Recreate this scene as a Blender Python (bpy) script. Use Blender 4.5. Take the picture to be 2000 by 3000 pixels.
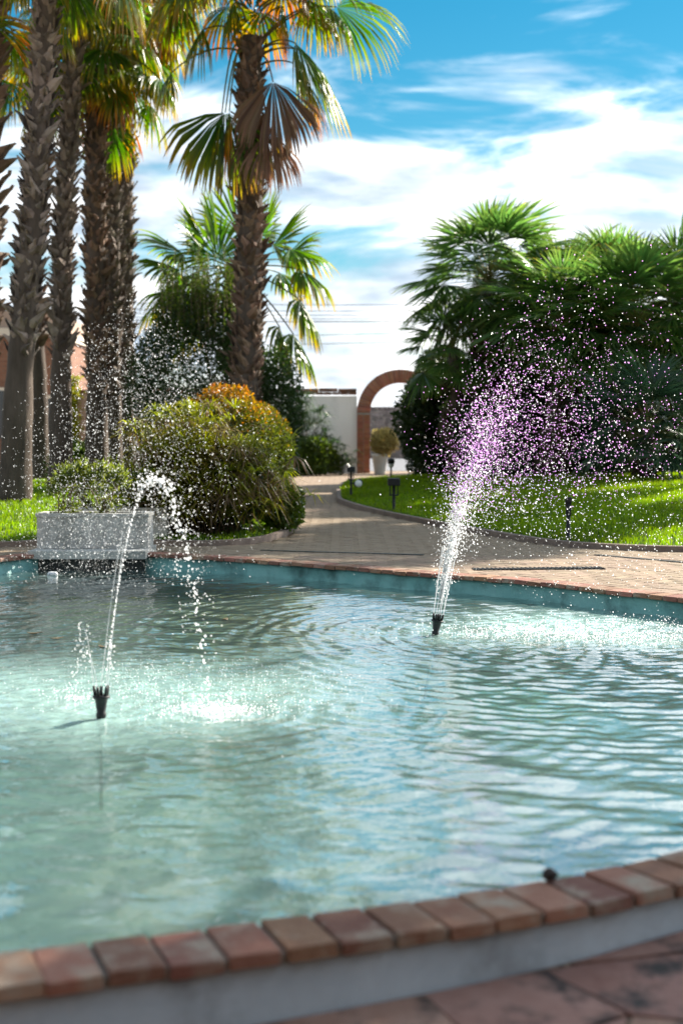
import bpy, bmesh, math, random
import numpy as np
from mathutils import Vector, Matrix

for o in list(bpy.data.objects):
    bpy.data.objects.remove(o)
SC = bpy.context.scene
COL = SC.collection
RN = random.Random(11)
NR = np.random.default_rng(11)
rad = math.radians

# ------------------------------------------------------------------ camera
CAM_H = 1.17
FPX = 4167.0
PITCH = math.atan(230 / FPX)
cd = bpy.data.cameras.new('camera')
cam = bpy.data.objects.new('camera', cd)
COL.objects.link(cam)
cam.location = (0, 0, CAM_H)
cam.rotation_euler = (rad(90) - PITCH, 0, 0)
cd.sensor_fit = 'VERTICAL'
cd.sensor_height = 36.0
cd.lens = 50.0
cd.clip_start = 0.1
cd.clip_end = 3000
cd.dof.use_dof = True
cd.dof.focus_distance = 10.5
cd.dof.aperture_fstop = 2.0
cd.dof.aperture_blades = 9
SC.camera = cam

# ------------------------------------------------------------------ light
SUN_AZ = rad(48)      # to the right of the view axis, ahead of the camera
SUN_EL = rad(33)
sd = bpy.data.lights.new('sun', 'SUN')
sd.energy = 5.0
sd.angle = rad(0.5)
sd.color = (1.0, 0.92, 0.80)
sun = bpy.data.objects.new('sun', sd)
COL.objects.link(sun)
S_DIR = Vector((math.sin(SUN_AZ) * math.cos(SUN_EL), math.cos(SUN_AZ) * math.cos(SUN_EL), math.sin(SUN_EL)))
sun.rotation_euler = S_DIR.to_track_quat('Z', 'Y').to_euler()
sun.location = S_DIR * 60

W = bpy.data.worlds.new('World')
SC.world = W
W.use_nodes = True
EXPOSURE = 1.38
SC.view_settings.view_transform = 'Standard'
SC.view_settings.look = 'None'
SC.view_settings.gamma = 1.0
SC.view_settings.exposure = EXPOSURE
SC.view_settings.use_curve_mapping = False
SC.cycles.use_denoising = True
SC.cycles.max_bounces = 10
SC.cycles.transparent_max_bounces = 24
SC.cycles.caustics_reflective = False
SC.cycles.caustics_refractive = False


class NT:
    def __init__(s, tree):
        s.t = tree
        tree.nodes.clear()

    def n(s, typ, **kw):
        nd = s.t.nodes.new(typ)
        for k, v in kw.items():
            if k == 'i':
                for kk, vv in v.items():
                    if isinstance(vv, bpy.types.NodeSocket):
                        s.t.links.new(vv, nd.inputs[kk])
                    else:
                        nd.inputs[kk].default_value = vv
            else:
                setattr(nd, k, v)
        return nd

    def m(s, op, a, b=None, c=None):
        i = {0: a}
        if b is not None:
            i[1] = b
        if c is not None:
            i[2] = c
        return s.n('ShaderNodeMath', operation=op, i=i).outputs[0]

    def ramp(s, fac, stops, interp='LINEAR'):
        nd = s.n('ShaderNodeValToRGB', i={0: fac})
        cr = nd.color_ramp
        cr.interpolation = interp
        while len(cr.elements) < len(stops):
            cr.elements.new(0.5)
        for e, (p, c) in zip(cr.elements, stops):
            e.position = p
            e.color = (*c, 1) if len(c) == 3 else c
        return nd.outputs[0]

    def mix(s, fac, a, b, typ='MIX'):
        nd = s.n('ShaderNodeMix', data_type='RGBA', blend_type=typ)
        for k, v in ((0, fac), (6, a), (7, b)):
            if isinstance(v, bpy.types.NodeSocket):
                s.t.links.new(v, nd.inputs[k])
            else:
                nd.inputs[k].default_value = v if k == 0 else ((*v, 1) if len(v) == 3 else v)
        return nd.outputs[2]

    def link(s, a, b):
        s.t.links.new(a, b)


def g3(v):
    return (v, v, v)


# sky: Nishita with a bank of clouds low round the horizon, a blue gap above, then unseen cloud added to brighten reflections
w = NT(W.node_tree)
sky = w.n('ShaderNodeTexSky', sky_type='NISHITA', sun_disc=False, sun_elevation=SUN_EL, sun_rotation=SUN_AZ,
          air_density=1.0, dust_density=0.1, ozone_density=3.0, altitude=0)
hs = w.n('ShaderNodeHueSaturation', i={'Hue': 0.475, 'Saturation': 1.45, 'Value': 0.88, 'Color': sky.outputs[0]})
tcw = w.n('ShaderNodeTexCoord')
sp = w.n('ShaderNodeSeparateXYZ', i={0: tcw.outputs['Generated']})
az = w.m('ARCTAN2', sp.outputs[0], sp.outputs[1])
el = w.m('ARCSINE', sp.outputs[2])
cv = w.n('ShaderNodeCombineXYZ', i={0: w.m('MULTIPLY', az, 5.2), 1: w.m('MULTIPLY', el, 19.0), 2: 3.7})
nz = w.n('ShaderNodeTexNoise', i={'Vector': cv.outputs[0], 'Scale': 1.0, 'Detail': 9.0, 'Roughness': 0.57, 'Distortion': 0.5})
cov = w.ramp(el, [(0.0, g3(.93)), (0.15, g3(.91)), (0.20, g3(.82)), (0.23, g3(.54)), (0.265, g3(.44)), (0.297, g3(.46)), (0.33, g3(.93)), (0.48, g3(.88)), (0.66, g3(.74)), (1.0, g3(.66))])
msk = w.m('MULTIPLY', w.m('SUBTRACT', nz.outputs[0], w.m('SUBTRACT', 0.80, w.m('MULTIPLY', cov, 0.56))), 4.3)
msk = w.n('ShaderNodeMath', operation='MULTIPLY', use_clamp=True, i={0: msk, 1: 1.0}).outputs[0]
msk = w.n('ShaderNodeMapRange', interpolation_type='SMOOTHSTEP', i={0: msk}).outputs[0]
cv2 = w.n('ShaderNodeCombineXYZ', i={0: w.m('MULTIPLY', az, 11.0), 1: w.m('MULTIPLY', el, 38.0), 2: 9.1})
nz2 = w.n('ShaderNodeTexNoise', i={'Vector': cv2.outputs[0], 'Scale': 1.0, 'Detail': 6.0, 'Roughness': 0.5})
ccol = w.ramp(nz2.outputs[0], [(0.34, (.30, .36, .44)), (0.47, (.52, .56, .61)), (0.66, (1, .99, .98))])
bg1 = w.n('ShaderNodeBackground', i={0: hs.outputs[0], 1: 0.05})
nrm = w.n('ShaderNodeVectorMath', operation='DOT_PRODUCT', i={0: tcw.outputs['Generated'], 1: tuple(S_DIR)})
glow = w.m('POWER', w.m('MAXIMUM', nrm.outputs['Value'], 0.0), 8.0)      # clouds towards the sun are brighter
bg2 = w.n('ShaderNodeBackground', i={0: ccol, 1: w.m('MULTIPLY', w.m('ADD', 1.0, w.m('MULTIPLY', glow, 3.2)), 0.74)})
mxw = w.n('ShaderNodeMixShader', i={0: w.m('MULTIPLY', msk, 0.93), 1: bg1.outputs[0], 2: bg2.outputs[0]})
wo = w.n('ShaderNodeOutputWorld', i={0: mxw.outputs[0]})


# ------------------------------------------------------------------ helpers
def at(px, py, Y):
    """world point seen at photo pixel (2000x3000) at depth Y metres"""
    dx = (px - 1000) / FPX
    dy = (1500 - py) / FPX
    ca, sa = math.cos(PITCH), math.sin(PITCH)
    t = Y / (ca + dy * sa)
    return Vector((dx * t, Y, CAM_H + t * (dy * ca - sa)))


def gnd(px, py, z=0.0):
    dx = (px - 1000) / FPX
    dy = (1500 - py) / FPX
    ca, sa = math.cos(PITCH), math.sin(PITCH)
    t = (z - CAM_H) / (dy * ca - sa)
    return Vector((dx * t, t * (ca + dy * sa), z))


def tag(o, label=None, cat=None, group=None, kind=None):
    if label:
        o['label'] = label
    if cat:
        o['category'] = cat
    if group:
        o['group'] = group
    if kind:
        o['kind'] = kind
    return o


def thing(name, loc, label, cat, group=None):
    o = bpy.data.objects.new(name, None)
    o.empty_display_size = 0.2
    COL.objects.link(o)
    o.location = loc
    return tag(o, label, cat, group)


def put(name, me, parent=None, loc=(0, 0, 0), rot=None, scale=None, top=None, kind=None):
    """link mesh; coordinates are world coordinates. top = empty that is the parent (undo its offset)"""
    o = bpy.data.objects.new(name, me)
    COL.objects.link(o)
    if parent is not None:
        o.parent = parent
        if parent.type == 'EMPTY':
            o.matrix_parent_inverse = Matrix.Translation(-Vector(parent.location))
        elif parent.get('_loc') is not None:
            o.matrix_parent_inverse = Matrix.Translation(-Vector(parent['_loc']))
    o.location = loc
    if rot is not None:
        o.rotation_mode = 'QUATERNION'
        o.rotation_quaternion = rot
    if scale is not None:
        o.scale = scale if hasattr(scale, '__len__') else (scale,) * 3
    if kind:
        o['kind'] = kind
    return o


def npmesh(name, V, F, mats, smooth=False, attrs=None, mi=None):
    V = np.asarray(V, dtype=np.float32)
    F = np.asarray(F, dtype=np.int32)
    me = bpy.data.meshes.new(name)
    me.vertices.add(len(V))
    me.vertices.foreach_set('co', V.ravel())
    M, k = F.shape
    me.loops.add(M * k)
    me.loops.foreach_set('vertex_index', F.ravel())
    me.polygons.add(M)
    me.polygons.foreach_set('loop_start', np.arange(0, M * k, k, dtype=np.int32))
    if mi is not None:
        me.polygons.foreach_set('material_index', np.asarray(mi, dtype=np.int32))
    me.polygons.foreach_set('use_smooth', np.full(M, smooth))
    me.update(calc_edges=True)
    for a, arr in (attrs or {}).items():
        at_ = me.attributes.new(a, 'FLOAT', 'POINT')
        at_.data.foreach_set('value', np.asarray(arr, dtype=np.float32))
    for m_ in (mats if isinstance(mats, (list, tuple)) else [mats]):
        me.materials.append(m_)
    return me


class MB:
    def __init__(s):
        s.v = []
        s.f = []
        s.m = []
        s.sm = []

    def add(s, V, F, mi=0, sm=False):
        b = len(s.v)
        s.v += [tuple(p) for p in V]
        for f in F:
            s.f.append([i + b for i in f])
            s.m.append(mi)
            s.sm.append(sm)
        return s

    def box(s, x0, x1, y0, y1, z0, z1, mi=0):
        V = [(x0, y0, z0), (x1, y0, z0), (x1, y1, z0), (x0, y1, z0), (x0, y0, z1), (x1, y0, z1), (x1, y1, z1), (x0, y1, z1)]
        return s.add(V, [(0, 3, 2, 1), (4, 5, 6, 7), (0, 1, 5, 4), (1, 2, 6, 5), (2, 3, 7, 6), (3, 0, 4, 7)], mi)

    def tube(s, pts, rads, n=8, mi=0, cap=True, sm=True):
        pts = [Vector(p) for p in pts]
        V = []
        F = []
        K = len(pts)
        ref = None
        for k in range(K):
            d = (pts[min(k + 1, K - 1)] - pts[max(k - 1, 0)]).normalized()
            if ref is None:
                ref = Vector((1, 0, 0)) if abs(d.x) < .9 else Vector((0, 1, 0))
            a = (ref - d * ref.dot(d)).normalized()
            ref = a
            b = d.cross(a)
            r = rads[k] if hasattr(rads, '__len__') else rads
            for j in range(n):
                th = 2 * math.pi * j / n
                V.append(pts[k] + (a * math.cos(th) + b * math.sin(th)) * r)
        for k in range(K - 1):
            for j in range(n):
                F.append((k * n + j, k * n + (j + 1) % n, (k + 1) * n + (j + 1) % n, (k + 1) * n + j))
        if cap:
            F.append(tuple(range(n))[::-1])
            F.append(tuple((K - 1) * n + j for j in range(n)))
        return s.add(V, F, mi, sm)

    def lathe(s, prof, c=(0, 0, 0), n=20, mi=0, sm=True):
        V = []
        F = []
        for r, z in prof:
            for j in range(n):
                th = 2 * math.pi * j / n
                V.append((c[0] + r * math.cos(th), c[1] + r * math.sin(th), c[2] + z))
        for k in range(len(prof) - 1):
            for j in range(n):
                F.append((k * n + j, k * n + (j + 1) % n, (k + 1) * n + (j + 1) % n, (k + 1) * n + j))
        F.append(tuple(range(n))[::-1])
        F.append(tuple((len(prof) - 1) * n + j for j in range(n)))
        return s.add(V, F, mi, sm)

    def mesh(s, name, mats):
        me = bpy.data.meshes.new(name)
        me.from_pydata(s.v, [], s.f)
        for m_ in (mats if isinstance(mats, (list, tuple)) else [mats]):
            me.materials.append(m_)
        me.polygons.foreach_set('material_index', s.m)
        me.polygons.foreach_set('use_smooth', s.sm)
        me.update()
        return me


def bevel_box(name, sx, sy, sz, b, mats, jit=0.0, seed=0):
    """box centred in x,y with its top at z=0"""
    bm = bmesh.new()
    bmesh.ops.create_cube(bm, size=1)
    for v in bm.verts:
        v.co = Vector((v.co.x * sx, v.co.y * sy, (v.co.z - .5) * sz))
    bmesh.ops.bevel(bm, geom=list(bm.edges), offset=b, segments=1, affect='EDGES')
    r = random.Random(seed)
    for v in bm.verts:
        v.co += Vector((r.uniform(-jit, jit), r.uniform(-jit, jit), r.uniform(-jit, jit) * .5))
    me = bpy.data.meshes.new(name)
    bm.to_mesh(me)
    bm.free()
    me.materials.append(mats)
    return me


# ------------------------------------------------------------------ materials
def surf(name, c1, c2, scale=4.0, rough=.8, bump=.2, bscale=30.0, detail=6.0, stain=None, sscale=1.5, samt=(.5, .65), rand=0.0, hue=0.0, spec=.3, stretch=None):
    m = bpy.data.materials.new(name)
    m.use_nodes = True
    t = NT(m.node_tree)
    tc = t.n('ShaderNodeTexCoord')
    oi = t.n('ShaderNodeObjectInfo')
    vec = tc.outputs['Object']
    off = t.n('ShaderNodeVectorMath', operation='SCALE', i={0: (37, 17, 53), 'Scale': oi.outputs['Random']})
    vec = t.n('ShaderNodeVectorMath', operation='ADD', i={0: vec, 1: off.outputs[0]}).outputs[0]
    if stretch:
        vec = t.n('ShaderNodeVectorMath', operation='MULTIPLY', i={0: vec, 1: stretch}).outputs[0]
    n1 = t.n('ShaderNodeTexNoise', i={'Vector': vec, 'Scale': scale, 'Detail': detail, 'Roughness': .6})
    f = t.n('ShaderNodeMapRange', i={0: n1.outputs[0], 1: .3, 2: .7}).outputs[0]
    col = t.mix(f, c1, c2)
    if rand:
        b = t.m('ADD', 1 - rand, t.m('MULTIPLY', oi.outputs['Random'], 2 * rand))
        h = t.m('ADD', .5 - hue, t.m('MULTIPLY', t.m('FRACT', t.m('MULTIPLY', oi.outputs['Random'], 7.31)), 2 * hue))
        col = t.n('ShaderNodeHueSaturation', i={'Hue': h, 'Value': b, 'Color': col}).outputs[0]
    if stain:
        n2 = t.n('ShaderNodeTexNoise', i={'Vector': vec, 'Scale': sscale, 'Detail': 8.0, 'Roughness': .62})
        sf = t.n('ShaderNodeMapRange', i={0: n2.outputs[0], 1: samt[0], 2: samt[1]}).outputs[0]
        col = t.mix(sf, col, stain)
    nb = t.n('ShaderNodeTexNoise', i={'Vector': vec, 'Scale': bscale, 'Detail': 5.0, 'Roughness': .6})
    bp = t.n('ShaderNodeBump', i={'Strength': bump, 'Distance': .02, 'Height': nb.outputs[0]})
    ps = t.n('ShaderNodeBsdfPrincipled', i={'Base Color': col, 'Roughness': rough, 'Normal': bp.outputs[0], 'Specular IOR Level': spec})
    t.n('ShaderNodeOutputMaterial', i={0: ps.outputs[0]})
    return m


def leafy(name, stops, trans=.45, tboost=1.6, rvar=.35, rough=.45, ovar=.15, spec=.4, tsat=1.15):
    """colour along each leaf from attribute t, brightness per leaf from attribute r"""
    m = bpy.data.materials.new(name)
    m.use_nodes = True
    t = NT(m.node_tree)
    ta = t.n('ShaderNodeAttribute', attribute_name='t').outputs['Fac']
    ra = t.n('ShaderNodeAttribute', attribute_name='r').outputs['Fac']
    oi = t.n('ShaderNodeObjectInfo').outputs['Random']
    col = t.ramp(ta, stops)
    val = t.m('ADD', 1 - rvar - ovar, t.m('ADD', t.m('MULTIPLY', ra, 2 * rvar), t.m('MULTIPLY', oi, 2 * ovar)))
    hue = t.m('ADD', .485, t.m('MULTIPLY', t.m('FRACT', t.m('MULTIPLY', ra, 5.7)), .03))
    col = t.n('ShaderNodeHueSaturation', i={'Hue': hue, 'Value': val, 'Color': col}).outputs[0]
    tc = t.n('ShaderNodeHueSaturation', i={'Hue': .49, 'Saturation': tsat, 'Value': tboost, 'Color': col}).outputs[0]
    ps = t.n('ShaderNodeBsdfPrincipled', i={'Base Color': col, 'Roughness': rough, 'Specular IOR Level': spec})
    tr = t.n('ShaderNodeBsdfTranslucent', i={0: tc})
    mx = t.n('ShaderNodeMixShader', i={0: trans, 1: ps.outputs[0], 2: tr.outputs[0]})
    t.n('ShaderNodeOutputMaterial', i={0: mx.outputs[0]})
    return m


M = {}
M['coping'] = surf('coping_brick', (.23, .10, .065), (.30, .16, .105), 9, .78, .45, 60, stain=(.37, .31, .24), sscale=7, samt=(.50, .70), rand=.28, hue=.016)
M['mortar'] = surf('mortar', (.22, .20, .17), (.32, .29, .25), 8, .95, .5, 40)
M['poolwhite'] = surf('pool_outer_paint', (.38, .42, .45), (.48, .52, .55), 3, .75, .4, 25, stain=(.20, .20, .20), sscale=3.2, samt=(.52, .74))
M['poolaqua'] = surf('pool_inner_paint', (.15, .38, .36), (.24, .48, .45), 3, .6, .15, 25, stain=(.05, .12, .11), sscale=2.4, samt=(.50, .70))
M['poolfloor'] = surf('pool_floor_paint', (.22, .56, .49), (.32, .66, .57), 1.2, .7, .1, 25, stain=(.15, .46, .40), sscale=.9, samt=(.48, .70))
M['darkstone'] = surf('dark_stone', (.012, .014, .013), (.03, .034, .03), 12, .5, .4, 30)
M['paver'] = surf('terrace_paver', (.25, .18, .125), (.32, .24, .17), 6, .85, .3, 70, rand=.16, hue=.01, stain=(.20, .15, .11), sscale=2.5, samt=(.55, .8))
M['flag'] = surf('flagstone', (.27, .14, .105), (.42, .26, .21), 5, .8, .4, 30, stain=(.05, .045, .043), sscale=6.5, samt=(.49, .66), rand=.12, hue=.01)
M['road'] = surf('asphalt', (.16, .165, .18), (.21, .215, .23), 12, .9, .3, 60)
M['concrete'] = surf('planter_concrete', (.44, .43, .40), (.56, .55, .51), 7, .9, .35, 60, stain=(.22, .22, .19), sscale=3, samt=(.5, .75))
M['kerb'] = surf('kerb_stone', (.16, .12, .10), (.24, .19, .155), 9, .9, .3, 40, rand=.15)
M['plaster'] = surf('white_plaster', (.84, .81, .77), (.90, .87, .83), 1.5, .85, .2, 14, stain=(.55, .52, .48), sscale=1.1, samt=(.55, .8), stretch=(1, 1, .45))
M['pinkwall'] = surf('pink_plaster', (.52, .34, .29), (.60, .42, .36), 2, .9, .2, 16)
M['cap'] = surf('wall_cap_tile', (.17, .085, .055), (.26, .13, .085), 6, .85, .3, 40, rand=.25, stain=(.07, .06, .05), sscale=4, samt=(.5, .7))
M['archbrick'] = surf('arch_brick', (.25, .085, .045), (.36, .14, .08), 7, .85, .35, 50, rand=.22, hue=.012)
M['stone'] = surf('rubble_stone', (.20, .165, .15), (.34, .29, .26), 9, .9, .4, 30, rand=.38, hue=.02)
M['housebrick'] = None
M['cream'] = surf('cream_render', (.36, .26, .20), (.44, .33, .26), 2, .85, .15, 20)
M['timber'] = surf('dark_timber', (.05, .035, .025), (.09, .065, .045), 6, .8, .4, 20, stretch=(1, 1, .1))
M['trim'] = surf('cream_trim', (.66, .58, .46), (.74, .66, .55), 2, .8, .15, 20)
M['rooftile'] = surf('roof_tile', (.32, .13, .08), (.42, .2, .12), 5, .85, .3, 20)
M['glassdark'] = surf('dark_window_glass', (.02, .025, .03), (.03, .035, .04), 3, .1, 0, 10, spec=.6)
M['bark'] = surf('palm_bark', (.06, .045, .035), (.13, .10, .08), 6, .9, .8, 14, stretch=(1, 1, .22))
M['boot'] = surf('palm_leaf_base', (.10, .075, .06), (.30, .24, .20), 5, .8, .6, 22, rand=.5, hue=.012, stretch=(1, .3, 1))
M['bootbrown'] = surf('palm_leaf_base_brown', (.10, .06, .04), (.28, .19, .135), 5, .85, .6, 22, rand=.5, hue=.012, stretch=(1, .3, 1))
M['wood'] = surf('stem_wood', (.14, .10, .065), (.24, .18, .12), 12, .9, .4, 40)
M['black'] = surf('black_metal', (.012, .013, .014), (.022, .023, .024), 20, .45, .1, 60)
M['lamp_white'] = surf('lamp_glass', (.75, .76, .72), (.82, .83, .80), 5, .25, .0, 20)
M['pot'] = surf('white_pot', (.66, .64, .60), (.74, .72, .68), 6, .7, .15, 30)
M['soil'] = surf('soil', (.045, .035, .025), (.09, .07, .05), 12, .95, .8, 30)
M['turf'] = surf('turf', (.035, .065, .010), (.06, .095, .016), 3, .95, .8, 50)
M['cable'] = surf('cable_rubber', (.05, .055, .06), (.08, .085, .09), 8, .6, 0, 20)
M['floatwhite'] = surf('white_plastic', (.80, .80, .80), (.85, .85, .85), 8, .35, 0, 20)
M['pinecone'] = surf('dark_seed_pod', (.014, .010, .010), (.035, .025, .022), 30, .7, .6, 60)
M['deadleaf'] = surf('sunk_leaf', (.05, .04, .02), (.10, .075, .03), 20, .7, .2, 40)

GREEN_W = [(0, (.035, .095, .016)), (.48, (.05, .115, .014)), (.70, (.13, .165, .016)), (.88, (.27, .21, .022)), (1.0, (.26, .15, .045))]
M['wash'] = leafy('fan_palm_leaf', GREEN_W, .52, 1.9, .25, .35, .1)
M['washdry'] = leafy('drying_fan_palm_leaf', [(0, (.05, .11, .016)), (.38, (.09, .14, .014)), (.58, (.34, .24, .02)), (.74, (.46, .19, .03)), (1.0, (.22, .11, .05))], .52, 1.7, .25, .4, .1)
M['washdead'] = leafy('dead_fan_palm_leaf', [(0, (.15, .085, .05)), (.5, (.20, .125, .08)), (1.0, (.24, .14, .08))], .38, 1.35, .3, .6, .1)
M['young'] = leafy('young_fan_palm_leaf', [(0, (.04, .11, .016)), (.5, (.06, .14, .016)), (.75, (.10, .16, .02)), (1.0, (.30, .2, .04))], .5, 1.9, .25, .35, .12)
M['petiole'] = surf('petiole', (.12, .13, .03), (.2, .17, .05), 10, .5, .1, 30)
M['petiole_dead'] = surf('petiole_dead', (.18, .09, .04), (.26, .14, .07), 10, .7, .1, 30)
M['cham'] = leafy('dwarf_fan_palm_leaf', [(0, (.050, .105, .030)), (.5, (.068, .140, .038)), (.85, (.11, .18, .045)), (1.0, (.24, .20, .05))], .48, 2.1, .3, .32, .2, .5)
M['skirt'] = leafy('dead_skirt_leaf', [(0, (.05, .035, .022)), (1.0, (.11, .075, .045))], .2, 1.2, .3, .7, .1)
M['chamblue'] = leafy('blue_fan_palm_leaf', [(0, (.03, .062, .034)), (.6, (.05, .10, .058)), (1.0, (.08, .12, .06))], .34, 1.6, .3, .32, .2, .5)
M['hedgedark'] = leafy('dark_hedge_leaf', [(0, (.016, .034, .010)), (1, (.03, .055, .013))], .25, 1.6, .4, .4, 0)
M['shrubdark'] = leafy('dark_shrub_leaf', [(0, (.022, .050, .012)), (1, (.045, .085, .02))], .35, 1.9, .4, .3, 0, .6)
M['photinia'] = leafy('photinia_leaf', [(0, (.03, .055, .012)), (.66, (.075, .095, .016)), (.86, (.27, .17, .03)), (1, (.42, .19, .035))], .45, 1.7, .35, .35, 0)
M['cyperus'] = leafy('papyrus_leaf', [(0, (.10, .14, .016)), (.6, (.19, .21, .022)), (1, (.38, .31, .04))], .5, 1.9, .45, .35, 0)
M['cyperus_dry'] = leafy('papyrus_dry_leaf', [(0, (.16, .12, .06)), (1, (.26, .18, .09))], .4, 1.5, .35, .5, 0)
M['oleander'] = leafy('oleander_leaf', [(0, (.07, .10, .022)), (1, (.15, .18, .035))], .45, 1.8, .35, .35, 0)
M['shrubmid'] = leafy('mid_green_leaf', [(0, (.04, .08, .015)), (1, (.10, .15, .022))], .42, 1.8, .4, .35, 0)
M['potplant'] = leafy('pale_pot_leaf', [(0, (.30, .24, .10)), (1, (.50, .44, .18))], .45, 1.5, .35, .5, 0)
M['climber'] = leafy('yellow_climber_leaf', [(0, (.14, .18, .018)), (1, (.28, .28, .025))], .5, 1.7, .35, .4, 0)
M['grass'] = leafy('grass_blade', [(0, (.045, .10, .007)), (.5, (.10, .19, .010)), (1, (.19, .27, .014))], .55, 2.0, .3, .4, 0)
M['treeleaf'] = leafy('tree_leaf', [(0, (.03, .06, .012)), (1, (.06, .10, .02))], .35, 1.7, .4, .35, 0)


def drop_mat(name, col, tr=.30):
    m = bpy.data.materials.new(name)
    m.use_nodes = True
    t = NT(m.node_tree)
    tl = t.n('ShaderNodeBsdfTranslucent', i={0: (*col, 1)})
    df = t.n('ShaderNodeBsdfDiffuse', i={0: (*col, 1)})
    gl = t.n('ShaderNodeBsdfGlossy', i={0: (1, 1, 1, 1), 1: .08})
    tp = t.n('ShaderNodeBsdfTransparent', i={0: (.97, .99, 1, 1)})
    a = t.n('ShaderNodeMixShader', i={0: .28, 1: tl.outputs[0], 2: df.outputs[0]})
    fr = t.n('ShaderNodeFresnel', i={0: 1.33})
    b = t.n('ShaderNodeMixShader', i={0: fr.outputs[0], 1: a.outputs[0], 2: gl.outputs[0]})
    c = t.n('ShaderNodeMixShader', i={0: tr, 1: b.outputs[0], 2: tp.outputs[0]})
    t.n('ShaderNodeOutputMaterial', i={0: c.outputs[0]})
    return m


M['drop'] = drop_mat('water_drop', (.97, .98, 1.0), .05)
M['drop_violet'] = drop_mat('water_drop_fringe', (.82, .42, .96), .05)  # violet lens fringing painted into the drop colour
M['mist'] = drop_mat('fine_spray_drop', (.93, .97, .95), .45)

# herringbone far paving where single bricks can no longer be told apart
m = bpy.data.materials.new('ground_paving')
m.use_nodes = True
t = NT(m.node_tree)
tc = t.n('ShaderNodeTexCoord')
mp = t.n('ShaderNodeMapping', i={'Vector': tc.outputs['Object'], 'Rotation': (0, 0, rad(45))})
bt = t.n('ShaderNodeTexBrick', i={'Vector': mp.outputs[0], 'Color1': (.27, .195, .135, 1), 'Color2': (.35, .26, .185, 1), 'Mortar': (.08, .06, .045, 1), 'Scale': 1.0, 'Mortar Size': .008, 'Brick Width': .21, 'Row Height': .105, 'Bias': 0.0})
nn = t.n('ShaderNodeTexNoise', i={'Vector': tc.outputs['Object'], 'Scale': .7, 'Detail': 6.0})
cc = t.mix(t.n('ShaderNodeMapRange', i={0: nn.outputs[0], 1: .4, 2: .7, 4: .35}).outputs[0], bt.outputs[0], (.2, .15, .11))
ps = t.n('ShaderNodeBsdfPrincipled', i={'Base Color': cc, 'Roughness': .88, 'Specular IOR Level': .25})
t.n('ShaderNodeOutputMaterial', i={0: ps.outputs[0]})
M['ground'] = m

m = bpy.data.materials.new('house_brickwork')
m.use_nodes = True
t = NT(m.node_tree)
tc = t.n('ShaderNodeTexCoord')
sx = t.n('ShaderNodeSeparateXYZ', i={0: tc.outputs['Object']})
cx = t.n('ShaderNodeCombineXYZ', i={0: t.m('ADD', sx.outputs[0], sx.outputs[1]), 1: sx.outputs[2], 2: 0.0})
bt = t.n('ShaderNodeTexBrick', i={'Vector': cx.outputs[0], 'Color1': (.20, .075, .04, 1), 'Color2': (.28, .12, .065, 1), 'Mortar': (.2, .14, .1, 1), 'Scale': 1.0, 'Mortar Size': .012, 'Brick Width': .25, 'Row Height': .075})
bp = t.n('ShaderNodeBump', i={'Strength': .4, 'Distance': .01, 'Height': bt.outputs[1]})
bp.invert = True
ps = t.n('ShaderNodeBsdfPrincipled', i={'Base Color': bt.outputs[0], 'Roughness': .85, 'Normal': bp.outputs[0]})
t.n('ShaderNodeOutputMaterial', i={0: ps.outputs[0]})
M['housebrick'] = m

# water: mirror by Fresnel, clear below, milky where the jets aerate it
m = bpy.data.materials.new('pool_water')
m.use_nodes = True
t = NT(m.node_tree)
tc = t.n('ShaderNodeTexCoord')
milk = t.n('ShaderNodeAttribute', attribute_name='milk').outputs['Fac']
n1 = t.n('ShaderNodeTexNoise', i={'Vector': tc.outputs['Object'], 'Scale': 9.0, 'Detail': 3.0, 'Roughness': .5})
n2 = t.n('ShaderNodeTexNoise', i={'Vector': tc.outputs['Object'], 'Scale': 38.0, 'Detail': 2.0, 'Roughness': .5})
b1 = t.n('ShaderNodeBump', i={'Strength': .13, 'Distance': .02, 'Height': n1.outputs[0]})
b2 = t.n('ShaderNodeBump', i={'Strength': t.m('ADD', .03, t.m('MULTIPLY', milk, .35)), 'Distance': .02, 'Height': n2.outputs[0], 'Normal': b1.outputs[0]})
fr = t.n('ShaderNodeFresnel', i={'IOR': 1.75, 'Normal': b2.outputs[0]})
gl = t.n('ShaderNodeBsdfGlossy', i={0: (1, 1, 1, 1), 1: .012, 'Normal': b2.outputs[0]})
tp = t.n('ShaderNodeBsdfTransparent', i={0: (.88, .98, .965, 1)})
df = t.n('ShaderNodeBsdfDiffuse', i={0: (.58, .88, .81, 1), 'Normal': b2.outputs[0]})
n3 = t.n('ShaderNodeTexNoise', i={'Vector': tc.outputs['Object'], 'Scale': 14.0, 'Detail': 5.0})
mk = t.m('MULTIPLY', milk, t.n('ShaderNodeMapRange', i={0: n3.outputs[0], 1: .3, 2: .7, 3: .7, 4: 1.15}).outputs[0])
un = t.n('ShaderNodeMixShader', i={0: mk, 1: tp.outputs[0], 2: df.outputs[0]})
fm = t.m('MULTIPLY', t.m('MINIMUM', t.m('MULTIPLY', fr.outputs[0], 1.4), 1.0), t.m('SUBTRACT', 1.0, t.m('MULTIPLY', milk, .45)))
mx = t.n('ShaderNodeMixShader', i={0: fm, 1: un.outputs[0], 2: gl.outputs[0]})
t.n('ShaderNodeOutputMaterial', i={0: mx.outputs[0]})
M['water'] = m

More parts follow.
